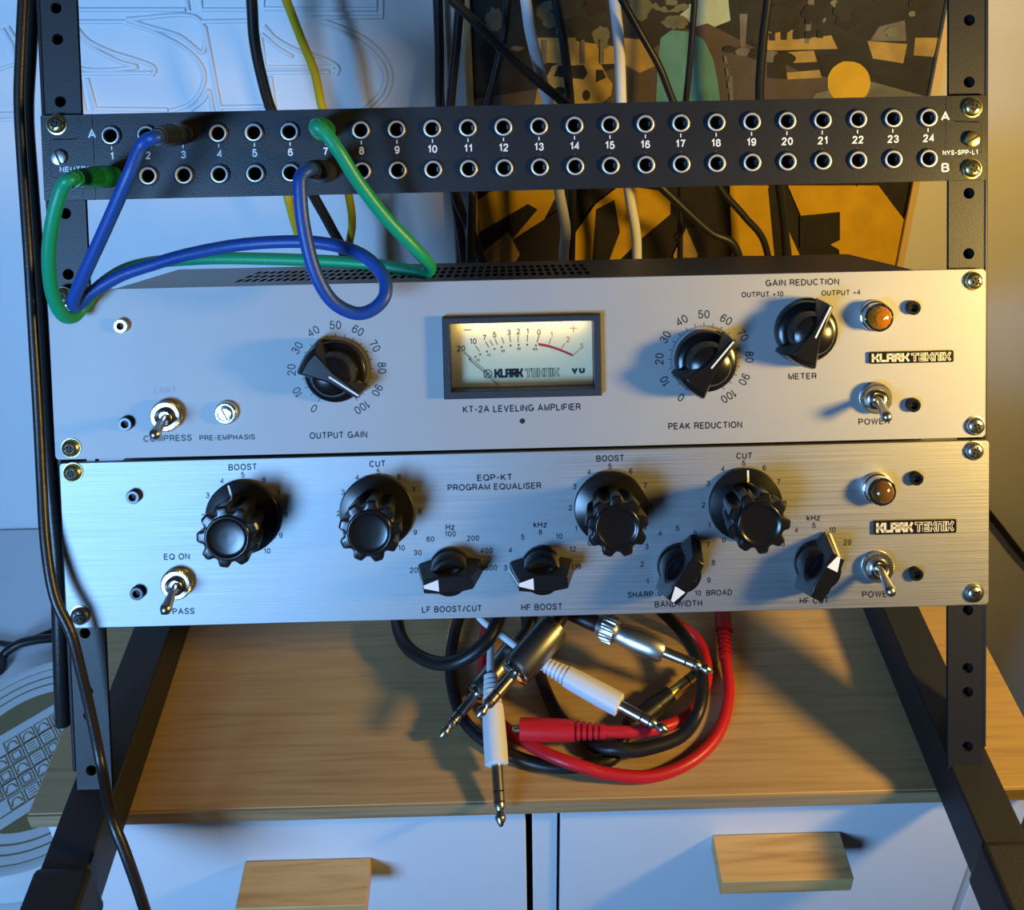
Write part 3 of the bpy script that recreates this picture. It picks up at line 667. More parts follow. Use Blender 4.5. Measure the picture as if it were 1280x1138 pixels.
q2 = onp(MX(426), MY(519), FY); b.m = face_m(q2.x, q2.z, 0, FY)
ring = [(27 * kk * math.cos(2 * PI * i / 24), 27 * kk * math.sin(2 * PI * i / 24)) for i in range(25)]; b.stroke(ring, 6 * kk, .0001)
for i in range(-1, 2):
    for sg in (-1, 1): b.stroke([(-13 * kk + i * 13 * kk, -13 * kk * sg - i * 13 * kk * sg * -1), (13 * kk + i * 13 * kk * .0, 13 * kk * sg)], 5 * kk, .0001)
b.m = Matrix.Identity(4); obj('meter_logo', b, 'black_ink', mtr, smooth=0)
b = MB(); block_letters(b, 'TEKNIK', face_m(q1.x, q1.z, 0, FY), 226 * kk, 50 * kk, 7 * kk, .00013); obj('logo_inlay', b, 'dial', mtr, smooth=0)
b = MB(); q0, q1 = onp(MX(296), MY(418), FY - .0014), onp(MX(497), MY(596), FY - .0014); b.tube([q0, q1], .00022, 8); obj('needle', b, 'bolt', mtr)

# ================================================================ equaliser
eq = thing('program_equaliser', 'brushed aluminium equaliser with eight black knobs at the bottom of the rack', 'equaliser', (0, 0, -.266), True)
ET, EB = -.1790, -.2668
front_plate(eq, -.2408, .2424, EB, ET, 'brush')
b = MB(); b.box(-.2115, .2115, .0032, CD, EB + .002, ET - .0014); obj('chassis', b, 'chassis', eq, bevel=.001)
T = [('BOOST', 303, 584, 35.5, 8.5), ('CUT', 471.5, 580, 20, 8.5), ('EQP-KT', 618, 597, 44, 8.5), ('PROGRAM EQUALISER', 618, 608.5, 119, 8.5), ('Hz', 563, 659, 12, 8), ('kHz', 675.5, 656, 18, 8), ('BOOST', 762.5, 573, 35, 8.5), ('CUT', 930, 570, 20, 8.5),
     ('LF BOOST/CUT', 564.5, 761.5, 76, 8.5), ('HF BOOST', 677, 759, 52, 8.5), ('BANDWIDTH', 848, 755, 61, 8.5), ('SHARP', 800.5, 743.5, 33, 8), ('BROAD', 899, 741, 33, 8), ('HF CUT', 1017.5, 751, 37, 8.5), ('kHz', 1017, 647.5, 18, 8), ('EQ ON', 221, 696, 33, 8.3), ('BYPASS', 222, 764.5, 43, 8.3), ('POWER', 1097, 743, 40, 8.3)]
writing(eq, T)
DG = [[('5', 303.5, 593.7), ('4', 277, 601.5), ('3', 259.6, 619.5), ('2', 253.5, 646), ('1', 260, 672), ('0', 276, 690), ('6', 330, 600), ('7', 348.5, 617), ('8', 357.5, 643.5), ('9', 351, 669.5), ('10', 334, 689)],
      [('5', 473, 589.7), ('4', 446, 597), ('3', 428.8, 615.7), ('2', 422.7, 642), ('1', 429, 668), ('0', 446, 686), ('6', 499, 596), ('7', 517.5, 613), ('8', 525, 639.5), ('9', 519, 665.7), ('10', 502, 685)],
      [('100', 563, 667.5), ('60', 538, 674), ('200', 591, 673), ('30', 522, 691), ('400', 608, 688.5), ('20', 517, 713), ('800', 614, 710)],
      [('8', 675.5, 665.5), ('5', 653.5, 671.5), ('4', 637.5, 688), ('3', 631.7, 710), ('10', 699, 670.5), ('12', 716, 686.5), ('16', 722.5, 708)],
      [('5', 762.5, 583), ('4', 736, 590.5), ('3', 718.5, 608.5), ('2', 712.7, 635), ('1', 720, 661), ('0', 737, 679.5), ('6', 788.5, 589), ('7', 807, 607), ('8', 814, 633), ('9', 806, 659), ('10', 790, 677)],
      [('5', 929.7, 579), ('4', 903, 586.5), ('3', 885.5, 604.5), ('2', 879, 631.5), ('1', 886.7, 657), ('0', 905, 675), ('6', 955.5, 585), ('7', 973.7, 602.5), ('8', 981, 629), ('9', 973, 655), ('10', 957, 673)],
      [('0', 825, 742.5), ('1', 809.5, 727), ('2', 802.5, 705.5), ('3', 808.5, 683.5), ('4', 824.5, 667), ('5', 847, 660.5), ('6', 869, 666.5), ('7', 885.5, 681.5), ('8', 891.7, 703.5), ('9', 886, 725.5), ('10', 872.5, 741.5)],
      [('5', 1017.5, 657), ('4', 995, 663), ('3', 979, 679.5), ('10', 1040.5, 662.5), ('20', 1059, 678)]]
for g in DG:
    b = MB()
    for t, u, v in g: cap(b, t, u, v, None, 7.2, .014)
    obj('dial_scale', b, 'black_ink', eq, smooth=0)
for u, v, a in ((304.5, 645.5, -20), (471.8, 639, 195), (763.5, 633.5, 190), (931, 629.6, 3)): fluted_knob(eq, u, v, a)
for u, v, a in ((563, 710, -94), (677, 708.5, -92), (847.5, 706, -146), (1018, 702, 28)): selector_knob(eq, u, v, a)
for u, v in ((91.5, 590.5), (100.3, 769.3), (1217.3, 563.1), (1217.3, 741.1)):
    p = onp(u, v); screw(eq, p.x, p.z, 0, 'brass' if u < 600 and v < 700 else 'nickel', turn=random.uniform(0, 80))
for u, v in ((168, 620), (173, 740), (1143.5, 597), (1143.5, 716)): black_bolt(eq, u, v)
toggle(eq, 222.9, 727.6, 206.5, 763.5); toggle(eq, 1095.6, 706.7, 1113.8, 741)
pilot(eq, 1096, 609.5, 'amber_dark'); badge(eq, 1091, 650.5, 1194, 665)
for o in list(COL.objects):
    if '_b' in o: pass

# ================================================================ patch cables in front
def boot_prof(L, r0=.0056, r1=.0044, rib0=.45, rib1=.92, nr=8):
    pr = [(r0 * .8, 0), (r0, .0006), (r0 * 1.03, L * .30), (r0 * .98, L * rib0)]
    for k in range(nr):
        a = L * (rib0 + (rib1 - rib0) * k / nr); d = L * (rib1 - rib0) / nr; r = r0 + (r1 - r0) * (k / nr)
        pr += [(r, a + d * .15), (r, a + d * .55), (r * .80, a + d * .62), (r * .80, a + d * .95)]
    return pr + [(r1, L * .94), (r1 * .95, L), (r1 * .6, L + .0004)]
def patch_lead(label, j0, j1, path, mcab, mboot):
    base = onp(path[len(path) // 2][0], path[len(path) // 2][1], path[len(path) // 2][2])
    t = thing('patch_cable', label, 'cable', base, True, 'patch cables plugged into the patch panel')
    ends = []
    for jx, jz, eu, ev, L in (j0, j1):
        a = Vector((jx, -.0022, jz)); e = onp(eu, ev, -.0022 - L); LL = (e - a).length
        b = MB(); b.along(a, e, boot_prof(LL), 28); o = obj('plug_boot', b, mboot, t)
        s = MB(); s.along(a + Vector((0, .0098, 0)), a, [(.0022, 0), (.0027, .001), (.0027, .0115)], 14); obj('plug_shaft', s, 'nickel', o)
        ends.append((e, (e - a).normalized()))
    pts = [ends[0][0] - ends[0][1] * .004, ends[0][0] + ends[0][1] * .004] + [onp(u, v, Y) for u, v, Y in path] + [ends[1][0] + ends[1][1] * .004, ends[1][0] - ends[1][1] * .004]
    b = MB(); b.tube(spline(pts, 9), .0033, 16); obj('cable', b, mcab, t, smooth=60)
patch_lead('blue patch cable looping over the amplifier, with dark boots in sockets 3A and 7B', (JX(3), ZA(3), 197, 171, .042), (JX(7), ZB(7), 389, 212, .034),
           [(178, 181, -.046), (160, 222, -.045), (132, 285, -.036), (106, 342, -.026), (92, 375, -.018), (97, 382, -.0135), (113, 367, -.0125), (150, 345, -.0115), (190, 331, -.0105), (235, 318, -.009), (300, 306, -.007), (370, 302, -.009), (420, 307, -.014), (456, 321, -.021), (479, 345, -.026), (481, 370, -.030), (464, 388, -.032), (441, 391, -.034), (413, 374, -.038), (392, 335, -.042), (379, 280, -.044), (375, 235, -.045), (377, 219, -.044)], 'blue', 'navy')
patch_lead('green patch cable draped over the amplifier, with green boots in sockets 1B and 7A', (JX(1), ZB(1), 92, 224, .042), (JX(7), ZA(7), 397, 158, .038),
           [(77, 236, -.047), (66, 275, -.043), (61, 320, -.036), (65, 365, -.026), (78, 393, -.017), (92, 396, -.0095), (104, 383, -.0045), (120, 362, -.0042), (150, 340, .006), (185, 329, .012), (240, 324, .018), (300, 323, .020), (400, 326, .020), (470, 331, .018), (515, 338.5, .0125), (533, 341, .0085), (537, 332, .002), (520, 312, -.010), (482, 272, -.022), (448, 228, -.033), (424, 190, -.041), (408, 168, -.0435)], 'green', 'green_boot')

# ================================================================ leads lying on the chest
def shaft(parent, a, d, m='nickel', L=.0300):       # 6.3 mm plug: sleeve, ring, tip
    e = a + d * L; r = .00315
    b = MB(); b.along(a, e, [(r, 0), (r, .0130), (r * .97, .01305)], 20); s = obj('plug_shaft', b, m, parent)
    b = MB(); b.along(a, e, [(r * .96, .0129), (r * .96, .0139)], 20); obj('insulating_ring', b, 'hole', s)
    b = MB(); b.along(a, e, [(r, .0139), (r, .0182), (r * .97, .01825)], 20); obj('ring_contact', b, m, s)
    b = MB(); b.along(a, e, [(r * .96, .0181), (r * .96, .0190)], 20); obj('insulating_ring', b, 'hole', s)
    b = MB(); b.along(a, e, [(r, .0190), (r, .0208), (r * .62, .0226), (r * .66, .0234), (r * .98, .0256), (r * .95, .0266), (r * .3, .0298), (0, .0302)], 20); obj('tip_contact', b, m, s)
def white_boot(parent, a, e, m, ribs_from_cable=True, r=.0067, nr=6, ribf=.38):
    d = (e - a); L = d.length; b = MB(); rc = .0041
    pr = [(rc * .7, 0), (rc, .0008)]
    for k in range(nr):
        q = .0012 + (L * ribf - .0012) * k / nr; dd = (L * ribf) / nr; rr = rc + (r * .86 - rc) * k / nr
        pr += [(rr, q), (rr, q + dd * .55), (rr * .78, q + dd * .64), (rr * .78, q + dd * .95)]
    pr += [(r * .90, L * ribf), (r * .96, L * .5), (r, L * .8), (r * .98, L - .0006), (r * .8, L)]
    b.along(a, e, pr, 28); return obj('plug_boot', b, m, parent)
def metal_body(parent, a, e, r, m, collar=True):
    L = (e - a).length; b = MB()
    b.along(a, e, [(r * .62, 0), (r * .88, .0008), (r * .92, L * .10), (r * .93, L * .12), (r, L * .13), (r, L * .92), (r * .94, L * .95), (r * .86, L)], 28); o = obj('plug_body', b, m, parent)
    if collar:
        c = MB(); d = (e - a).normalized(); c.along(e - d * .0004, e + d * .006, [(r * .88, 0), (r * .92, .0008), (r * .74, .0014), (r * .88, .0022), (r * .86, .003), (r * .62, .0038)], 28); obj('plug_collar', c, 'chrome', o)
    return o
def lead(parent, pts, r, m, step=8):
    b = MB(); b.tube(spline([ond(u, v, h) if not isinstance(u, Vector) else u for u, v, h in pts], step), r, 14); return obj('cable', b, m, parent, smooth=60)
G = 'loose audio leads heaped on the chest top'
def ledl(label, u, v): return thing('audio_cable', label, 'cable', ond(u, v, 0), False, G)

t = ledl('white lead with two white jack plugs, one tip hanging over the oak edge', 650, 850)
a, e = ond(613, 843, .0285), ond(621, 957, .0135); d = (e - a).normalized(); white_boot(t, a, e, 'white', nr=6, ribf=.36); shaft(t, e, d)
a2, e2 = ond(676, 828, .0315), ond(775, 882, .0275); d2 = (e2 - a2).normalized(); white_boot(t, a2, e2, 'white', nr=6, ribf=.34); shaft(t, e2, d2)
lead(t, [(a + d * .003, 0, 0), (613, 830, .0295), (614, 800, .031), (615, 770, .034), (612, 735, .036), (590, 715, .038), (578, 735, .039), (600, 772, .037), (630, 796, .033), (660, 819, .0300), (a2 + d2 * .003, 0, 0)], .0023, 'white')

t = ledl('black lead with a slim silver jack plug pointing to the lower left', 570, 890)
a, e = ond(648, 805, .0205), ond(597, 866, .0150); d = (e - a).normalized(); metal_body(t, a, e, .0070, 'shaded_silver'); shaft(t, e + d * .003, d)
lead(t, [(a + d * .002, 0, 0), (660, 787, .0225), (668, 765, .026), (682, 740, .027), (720, 732, .028), (790, 740, .030), (836, 773, .026), (866, 812, .023), (878, 850, .022), (873, 890, .020), (850, 921, .0125), (800, 938, .0112), (772, 936, .0124), (755, 935, .0104), (738, 930, .0068), (722, 916, .0041), (700, 898, .0041), (683, 865, .005), (672, 835, .006), (663, 805, .0075), (655, 750, .010)], .0037, 'black')
t = ledl('black lead with a fat silver jack plug lying across the white one', 660, 830)
a, e = ond(695, 782, .052), ond(645, 840, .0445); d = (e - a).normalized(); metal_body(t, a, e, .0096, 'shaded_silver'); shaft(t, e + d * .003, d)
lead(t, [(a + d * .002, 0, 0), (703, 766, .053), (700, 735, .053), (665, 725, .049), (630, 760, .0450), (610, 800, .0405), (575, 826, .030), (540, 828, .020), (508, 808, .016), (496, 775, .012), (498, 735, .008)], .0041, 'black')
t = ledl('dark lead with a knurled silver jack plug pointing right', 790, 800)
a, e = ond(752, 783, .0385), ond(830, 815, .0345); d = (e - a).normalized(); L = (e - a).length
b = MB(); kn = lambda q, w: 1 + (.04 * (1 if int(q / (2 * PI) * 48 + .5) % 2 else -1) if .002 < w < .0085 else 0)
b.along(a, e, [(.0050, -.003), (.0060, 0), (.0078, .0005), (.0080, .0025), (.0080, .0082), (.0072, .0088), (.0064, .010), (.0062, .0125), (.0070, .016), (.0076, .021), (.0076, L * .78), (.0070, L * .95), (.0058, L)], 96, kn); o = obj('plug_body', b, 'silver', t)
b = MB(); b.along(a - d * .022, a - d * .002, [(.0036, 0), (.0042, .001), (.0050, .019), (.0045, .02)], 20); obj('strain_relief', b, 'black', o)
shaft(t, e, d)
lead(t, [(a - d * .019, 0, 0), (705, 765, .0405), (685, 745, .040), (665, 715, .040)], .0030, 'black')
t = ledl('black lead coiled round the heap, with a black jack plug and gold shaft', 830, 870)
a, e = ond(783, 912, .0064), ond(838, 868, .0115); d = (e - a).normalized(); L = (e - a).length
b = MB(); b.along(a, e, [(.0040, 0), (.0058, .002), (.0062, L * .6), (.0060, L * .7), (.0052, L * .72), (.0050, L)], 24); obj('plug_body', b, 'black', t); shaft(t, e, d, 'gold', .026)
lead(t, [(a + d * .002, 0, 0), (777, 927, .0042), (770, 945, .0037), (748, 955, .0037), (700, 959, .0037), (660, 952, .0037), (618, 934, .0037), (583, 905, .0037), (568, 870, .0037), (563, 830, .0045), (570, 785, .008), (584, 745, .009), (590, 715, .009)], .0036, 'black')
t = ledl('red patch lead looping to the front, with ribbed red boots at both ends', 800, 950)
a, e = ond(757, 915, .0165), ond(649, 912, .0160); d = (e - a).normalized()
white_boot(t, a, e, 'red', nr=5, ribf=.36, r=.0064)
b = MB(); b.along(e - d * .002, e + d * .004, [(.0022, 0), (.0022, .005), (.0012, .006)], 14); obj('plug_shaft', b, 'nickel', t)
a2, e2 = ond(907, 826, .0085), ond(903, 755, .012); d2 = (e2 - a2).normalized(); white_boot(t, a2, e2, 'red', nr=7, ribf=.55, r=.0056)
lead(t, [(a + d * .003, 0, 0), (790, 915, .0165), (830, 909, .0145), (862, 893, .0095), (877, 868, .0045), (884, 845, .0038), (880, 815, .0045), (866, 793, .008), (836, 772, .014), (790, 738, .019), (720, 712, .018), (640, 730, .011), (610, 780, .006), (604, 830, .0045), (606, 872, .0036), (629, 907, .0038), (657, 928, .0085), (680, 941, .0115), (704, 951, .0125), (732, 960, .0105), (757, 967, .0075), (812, 971, .004), (862, 953, .0038), (897, 918, .0036), (911, 870, .005), (a2 + d2 * .003, 0, 0)], .0034, 'red')

# ================================================================ cables hanging behind the rack
HB = 'cables hanging behind the rack'
def hang(label, px, r, m, y=.22, n='hanging_cable', plug=None):
    pts = [ony(u, v, y + (k - len(px) / 2) * .0008) for k, (u, v) in enumerate(px)]
    last = pts[-1]; pts.append(Vector((last.x + (last.x - pts[-2].x) * .5, last.y - .004, last.z - .06)))
    pts.append(Vector((pts[-1].x, y - .01, DESK + r + .0003)))
    if plug: pts[0:0] = [p2w((JX(plug), .013, ZA(plug))), p2w((JX(plug), .05, ZA(plug) - .004))]
    else: first = pts[0]; pts.insert(0, first + (first - pts[1]).normalized() * .12)
    b = MB(); b.tube(spline(pts, 8), r, 12); base = pts[-1]
    return tag(obj(n, b, m, base=base, smooth=60), label, 'cable', HB)
hang('yellow cable hanging in front of the white embossed panel', [(352, -15), (375, 45), (393, 90), (403, 135), (422, 190), (436, 245), (440, 280), (436, 318)], .0034, 'yellow', .262)
hang('short yellow cable behind the blue loop', [(352, 205), (361, 250), (372, 290), (386, 322)], .0034, 'yellow', .200, plug=6)
hang('thick black cable just left of the yellow cable', [(314, -10), (318, 50), (328, 100), (340, 140), (365, 195), (392, 245), (414, 285), (430, 320)], .0042, 'black', .250)
hang('black cable along the left side of the framed picture, nearest the white panel', [(547, -10), (549, 60), (550, 130), (558, 190), (568, 245), (580, 320)], .0038, 'black', .240)
hang('black cable crossing the left edge of the picture frame', [(576, -10), (570, 60), (563, 130), (562, 180), (568, 240), (600, 318)], .0036, 'black', .225)
hang('black cable just inside the left edge of the picture frame', [(590, 205), (590, 245), (588, 318)], .0034, 'black', .190, plug=11)
hang('black cable slanting down to the right across the top of the picture', [(552, -12), (600, 33), (650, 82), (705, 128), (770, 180), (830, 237), (885, 288), (920, 312)], .0036, 'black', .212)
hang('black cable slanting down to the left over the dark trees', [(636, -10), (629, 50), (610, 130), (600, 180), (592, 225)], .0032, 'black', .250)
hang('black cable between the two white cables, crossing the pale car', [(692, -10), (704, 50), (713, 130), (715, 190), (715, 250), (714, 318)], .0034, 'black', .235)
hang('thin black cable slanting right of the second white cable', [(772, -10), (800, 40), (825, 85), (843, 130), (870, 180), (900, 235), (930, 270), (957, 308)], .0028, 'black', .222)
hang('thin straight black cable over the teal bush', [(869, -10), (863, 70), (857, 130), (852, 190), (850, 250), (850, 318)], .0024, 'black', .245)
hang('black cable over the road, rightmost of the hanging ones', [(961, -10), (953, 60), (950, 127), (962, 180), (974, 235), (982, 312)], .0034, 'black', .235)
hang('white cable left of the pale car in the picture', [(656, -10), (663, 40), (675, 90), (686, 135), (693, 190), (699, 240), (707, 285), (705, 318)], .0042, 'white', .225)
hang('white cable right of the pale car in the picture', [(767, -10), (774, 60), (777, 135), (781, 190), (787, 245), (794, 285), (796, 318)], .0042, 'white', .244)

# ================================================================ cables beside the left rail
def side_cable(label, pts, r, m):
    P = [onp(u, v, Y) for u, v, Y in pts]
    for p in P:
        if r > .004: p.x = min(p.x, -.2486)
    P = [p2w(p) for p in P]
    b = MB(); b.tube(spline(P, 8), r, 14); return tag(obj('power_cable', b, m, base=P[len(P) // 2], smooth=60), label, 'cable', 'power cables beside the left rail')
side_cable('thick black cable running down the outside of the left rail', [(41, -40, .019), (36, 60, .019), (32, 140, .019), (37, 220, .019), (43, 300, .019), (50, 400, .018), (56, 500, .018), (64, 610, .018), (72, 700, .018), (75, 780, .018), (77, 850, .020), (79, 905, .024)], .0042, 'brown')
side_cable('thin dark cable crossing the foot of the left rail to the lower edge', [(31, -40, .006), (26, 60, .006), (24, 130, .006), (29, 220, .006), (36, 320, .005), (42, 420, .004), (48, 520, .002), (52, 600, -.002), (57, 680, -.008), (68, 745, -.012), (88, 790, -.013), (100, 835, -.012), (115, 900, -.010), (127, 960, -.012), (139, 1020, -.030), (156, 1065, -.034), (172, 1110, -.034), (188, 1160, -.034)], .0027, 'brown')

# ================================================================ picture and embossed panel on the wall
PY = .295
fr = thing('framed_picture', 'framed painting of a street with dark trees and ochre stripes, standing behind the rack', 'picture', (.155, .31, DESK))
x0, x1, zb, ztp = -.0368, .3535, DESK + .0005, DESK + .3950
b = MB()
fwid = .0062
for q in ((x0, x0 + fwid, zb, ztp), (x1 - fwid, x1, zb, ztp), (x0 + fwid, x1 - fwid, zb, zb + fwid), (x0 + fwid, x1 - fwid, ztp - fwid, ztp)): b.box(q[0], q[1], PY - .003, PY + .018, q[2], q[3])
obj('picture_frame', b, 'frame', fr, bevel=.0008)
b = MB(); b.box(x0 + fwid, x1 - fwid, PY + .002, PY + .012, zb + fwid, ztp - fwid); cv = obj('canvas', b, 'p_dark', fr, smooth=0)
lay = [0]
def patch(name, m, polys):
    for pl in polys:
        lay[0] += 1; b = MB(); y = PY + .002 - .00002 * lay[0]
        q = [ony(u, v, PY) for u, v in pl]
        q = [Vector((min(max(p.x, x0 + fwid), x1 - fwid), y, min(max(p.z, zb + fwid), ztp - fwid))) for p in q]
        b.add(q, [tuple(range(len(q)))]); obj(name, b, m, cv, smooth=0)
def blob(cx, cy, rx, ry, n=22, j=.18, seed=1):
    rnd = random.Random(seed); return [(cx + rx * (1 + rnd.uniform(-j, j)) * math.cos(2 * PI * k / n), cy + ry * (1 + rnd.uniform(-j, j)) * math.sin(2 * PI * k / n)) for k in range(n)]
patch('painted_sky', 'p_sky', [[(855, -60), (960, -60), (930, 20), (880, 40), (850, 20)]])
patch('painted_road', 'p_road', [[(590, 125), (700, 108), (790, 80), (850, 40), (885, 30), (1000, 90), (1170, 125), (1170, 150), (585, 150)]])
patch('painted_tree', 'p_tree', [[(578, -60), (850, -60), (862, 10), (800, 60), (740, 62), (670, 70), (640, 105), (585, 118)], [(905, -60), (1195, -60), (1180, 30), (1165, 100), (1100, 96), (1050, 70), (960, 62), (915, 40)]])
patch('painted_leaf', 'p_leaf', [blob(617, 26, 11, 15, seed=2), blob(688, 20, 18, 16, seed=3), blob(752, 45, 11, 11, seed=4), blob(838, 8, 22, 9, seed=5), blob(800, 10, 14, 16, seed=6), blob(845, 28, 16, 9, seed=7), blob(700, 40, 6, 5, seed=8)])
patch('painted_wall', 'p_tan', [[(672, 48), (720, 48), (720, 52), (790, 62), (790, 80), (720, 82), (672, 78)], [(778, 48), (800, 50), (822, 82), (800, 92), (778, 80)], [(955, 20), (985, 12), (995, 50), (1040, 45), (1048, 62), (960, 64)]])
patch('painted_shop', 'p_tan', [[(1085, 52), (1135, 56), (1130, 80), (1092, 74)], [(1145, 48), (1175, 48), (1168, 72), (1143, 70)]])
patch('painted_roof', 'p_grey', [[(1100, 34), (1132, 26), (1134, 52), (1088, 52)], [(925, 18), (935, 18), (932, 62), (926, 62)], [(1012, -10), (1020, -10), (1012, 55), (1006, 55)]])
patch('painted_car', 'p_tan', [[(668, 132), (672, 112), (682, 100), (690, 84), (705, 77), (735, 76), (752, 82), (760, 98), (766, 106), (764, 120), (750, 132)], [(985, 66), (1018, 64), (1022, 78), (985, 80)], [(980, 92), (1025, 88), (1028, 98), (984, 100)]])
patch('painted_windscreen', 'p_dark', [[(692, 96), (698, 83), (730, 82), (735, 92), (730, 100)], [(745, 88), (754, 88), (758, 98), (745, 104)], blob(700, 115, 7, 6, 14, .02, 3), blob(733, 120, 5, 7, 14, .02, 3), [(960, 70), (980, 66), (985, 100), (960, 98)], [(1024, 70), (1045, 70), (1040, 88), (1028, 88)]])
patch('painted_bush', 'p_teal', [[(820, 140), (822, 80), (826, 48), (840, 38), (862, 40), (880, 50), (892, 75), (898, 105), (902, 140)]])
patch('painted_kerb', 'p_leaf', [[(1020, 118), (1080, 100), (1163, 122), (1160, 135), (1010, 135)], [(912, 95), (916, 95), (918, 135), (912, 135)]])
patch('painted_roundel', 'p_yellow', [blob(1062, 104, 27, 27, 24, .02, 3)])
for k in range(26):
    rd = random.Random(50 + k); u, v = (rd.uniform(585, 860), rd.uniform(-10, 66)) if k < 14 else (rd.uniform(960, 1170), rd.uniform(-10, 44))
    patch('painted_leaf' if k % 3 == 0 else 'painted_tree', 'p_leaf' if k % 3 == 0 else ('p_tree' if k % 3 == 1 else 'p_dark'), [blob(u, v, rd.uniform(4, 9) if k % 3 == 0 else rd.uniform(10, 20), rd.uniform(3, 7) if k % 3 == 0 else rd.uniform(8, 14), 16, .3, 90 + k)])
for k in range(10):
    u, v = 962 + (k % 5) * 15, 24 + (k // 5) * 18 - (k % 5) * .8; patch('painted_window', 'p_dark', [[(u, v), (u + 7, v - .5), (u + 7, v + 9), (u, v + 9)]])
for k in range(5): patch('painted_post', 'p_grey', [[(678 + k * 24, 50), (683 + k * 24, 50), (683 + k * 24, 80), (678 + k * 24, 80)]])
for k in range(5): patch('painted_parked_car', 'p_grey' if k % 2 else 'p_dark', [blob(912 + k * 17, 62 + k * 3, 8 + k * 1.6, 4.5 + k, 14, .08, 120 + k)])
for k in range(4): patch('painted_lane_mark', 'p_leaf', [[(905 + k * 2.2, 70 + k * 16), (908 + k * 2.2, 70 + k * 16), (910 + k * 2.4, 79 + k * 16), (906 + k * 2.2, 79 + k * 16)]])
for k in range(7): patch('painted_shade', 'p_dark', [blob(*q, 15, .25, 140 + k) for q in [((625, 292, 16, 26), (688, 300, 18, 24), (742, 285, 14, 22), (757, 315, 24, 10), (1032, 288, 22, 18), (868, 300, 26, 20), (1095, 300, 6, 30))[k]]])
# broad ochre stripes on a dark road
patch('painted_stripe', 'p_yellow', [[(597, 250), (612, 240), (640, 236), (700, 236), (680, 275), (640, 330), (595, 335), (600, 295)], [(720, 290), (745, 255), (775, 232), (838, 240), (838, 268), (800, 300), (770, 330), (715, 330)], [(912, 232), (960, 232), (1000, 320), (915, 320)], [(985, 232), (1070, 232), (1080, 330), (1010, 290)], [(1040, 270), (1072, 232), (1098, 232), (1140, 275), (1120, 400), (1050, 320)]])
patch('painted_shadow', 'p_dark', [[(600, 290), (660, 255), (672, 262), (640, 300), (612, 332), (600, 330)], [(640, 300), (700, 262), (715, 275), (700, 330), (640, 330)], [(745, 262), (768, 250), (775, 290), (760, 330), (740, 330)], [(1000, 270), (1050, 265), (1050, 300), (1020, 315), (1000, 310)], [(960, 235), (980, 235), (990, 320), (968, 320)]])
patch('painted_wedge', 'p_tan', [[(600, 318), (635, 290), (650, 318), (640, 335), (600, 335)], [(842, 318), (858, 285), (872, 318), (870, 335), (842, 335)]])

ep = thing('embossed_panel', 'white moulded wall panel with large raised outline lettering, left of the picture', 'panel', (-.35, .32, .02))
EY = .318
b = MB(); b.box(-.66, -.052, EY, EY + .0115, .02, 1.45); pn = obj('panel_sheet', b, 'plastic', ep, bevel=.002)
EM = [[(95, 12), (232, 12)], [(232, -10), (236, 13)], [(250, -10), (253, 12), (312, 12)], [(95, 27), (160, 27)], [(158, 24), (245, 21), (254, 65), (225, 45), (190, 34), (158, 24)],
      [(155, 28), (190, 39), (225, 56), (247, 75), (256, 95), (250, 116), (236, 131), (212, 139)], [(262, 112), (254, 126), (238, 138)], [(262, 112), (267, 140)], [(95, 33), (110, 50), (135, 63), (165, 73), (188, 81), (194, 87), (190, 94)],
      [(97, 45), (120, 62), (150, 77), (170, 84), (101, 85), (95, 50)], [(101, 92), (190, 91)], [(109, 97), (120, 138)], [(98, 92), (106, 138)], [(256, 32), (265, 80), (276, 138)], [(120, 136), (210, 137)], [(276, 134), (330, 133)],
      [(3, 35), (15, 55), (20, 80), (0, 86), (-20, 88)], [(10, 33), (20, 50), (26, 64)], [(-20, 143), (24, 142)], [(-20, 150), (24, 149)],
      [(253, 27), (311, 26)], [(330, -10), (330, 11), (471, 12), (470, -10)], [(478, -10), (478, 21), (390, 22)], [(390, 22), (430, 35), (463, 53), (483, 76), (489, 98), (482, 120), (464, 137)], [(394, 28), (430, 41), (460, 60), (477, 80), (482, 98), (475, 118), (456, 136)],
      [(330, 32), (345, 48), (370, 62), (395, 70), (415, 78), (423, 86), (420, 93)], [(327, 42), (345, 58), (366, 71)], [(326, 42), (332, 84), (418, 83)], [(332, 91), (412, 90)], [(338, 95), (344, 138)]]
for L in EM:
    b = MB(); b.tube(spline([ony(u, v, EY) for u, v in L], 8 if len(L) > 5 else 1) if len(L) > 5 else [ony(u, v, EY) for u, v in L], .0021, 8); obj('raised_outline', b, 'plastic', pn, smooth=70)

# ================================================================ lower left: box, tin, cords
ZL = .50
bx = thing('storage_box', 'plain white low box standing left of the chest, under the round tin', 'box', (-.49, .025, 0))
b = MB(); b.box(-.70, -.282, -.26, .312, .0005, ZL - .052); obj('box_body', b, 'laminate', bx, bevel=.004)
b = MB(); b.box(-.705, -.279, -.265, .3165, ZL - .0515, ZL - .040); obj('box_lid', b, 'laminate', bx, bevel=.003)
tn = thing('round_tin', 'round pale tin with dull gold line drawings on its lid', 'tin', (-.3875, .028, ZL - .0395))
tm = Matrix.Translation((-.3875, .028, 0))
b = MB(); b.m = tm; b.lathe([(.088, ZL - .0393), (.089, ZL - .038), (.089, ZL - .016)], 64); obj('tin_body', b, 'tin', tn)
b = MB(); b.m = tm; b.lathe([(.0920, ZL - .016), (.0935, ZL - .014), (.0935, ZL - .004), (.0915, ZL - .0005), (.0880, ZL), (.0850, ZL - .001), (.0820, ZL - .0012), (0, ZL - .0012)], 72); ld = obj('tin_lid', b, 'tin', tn)
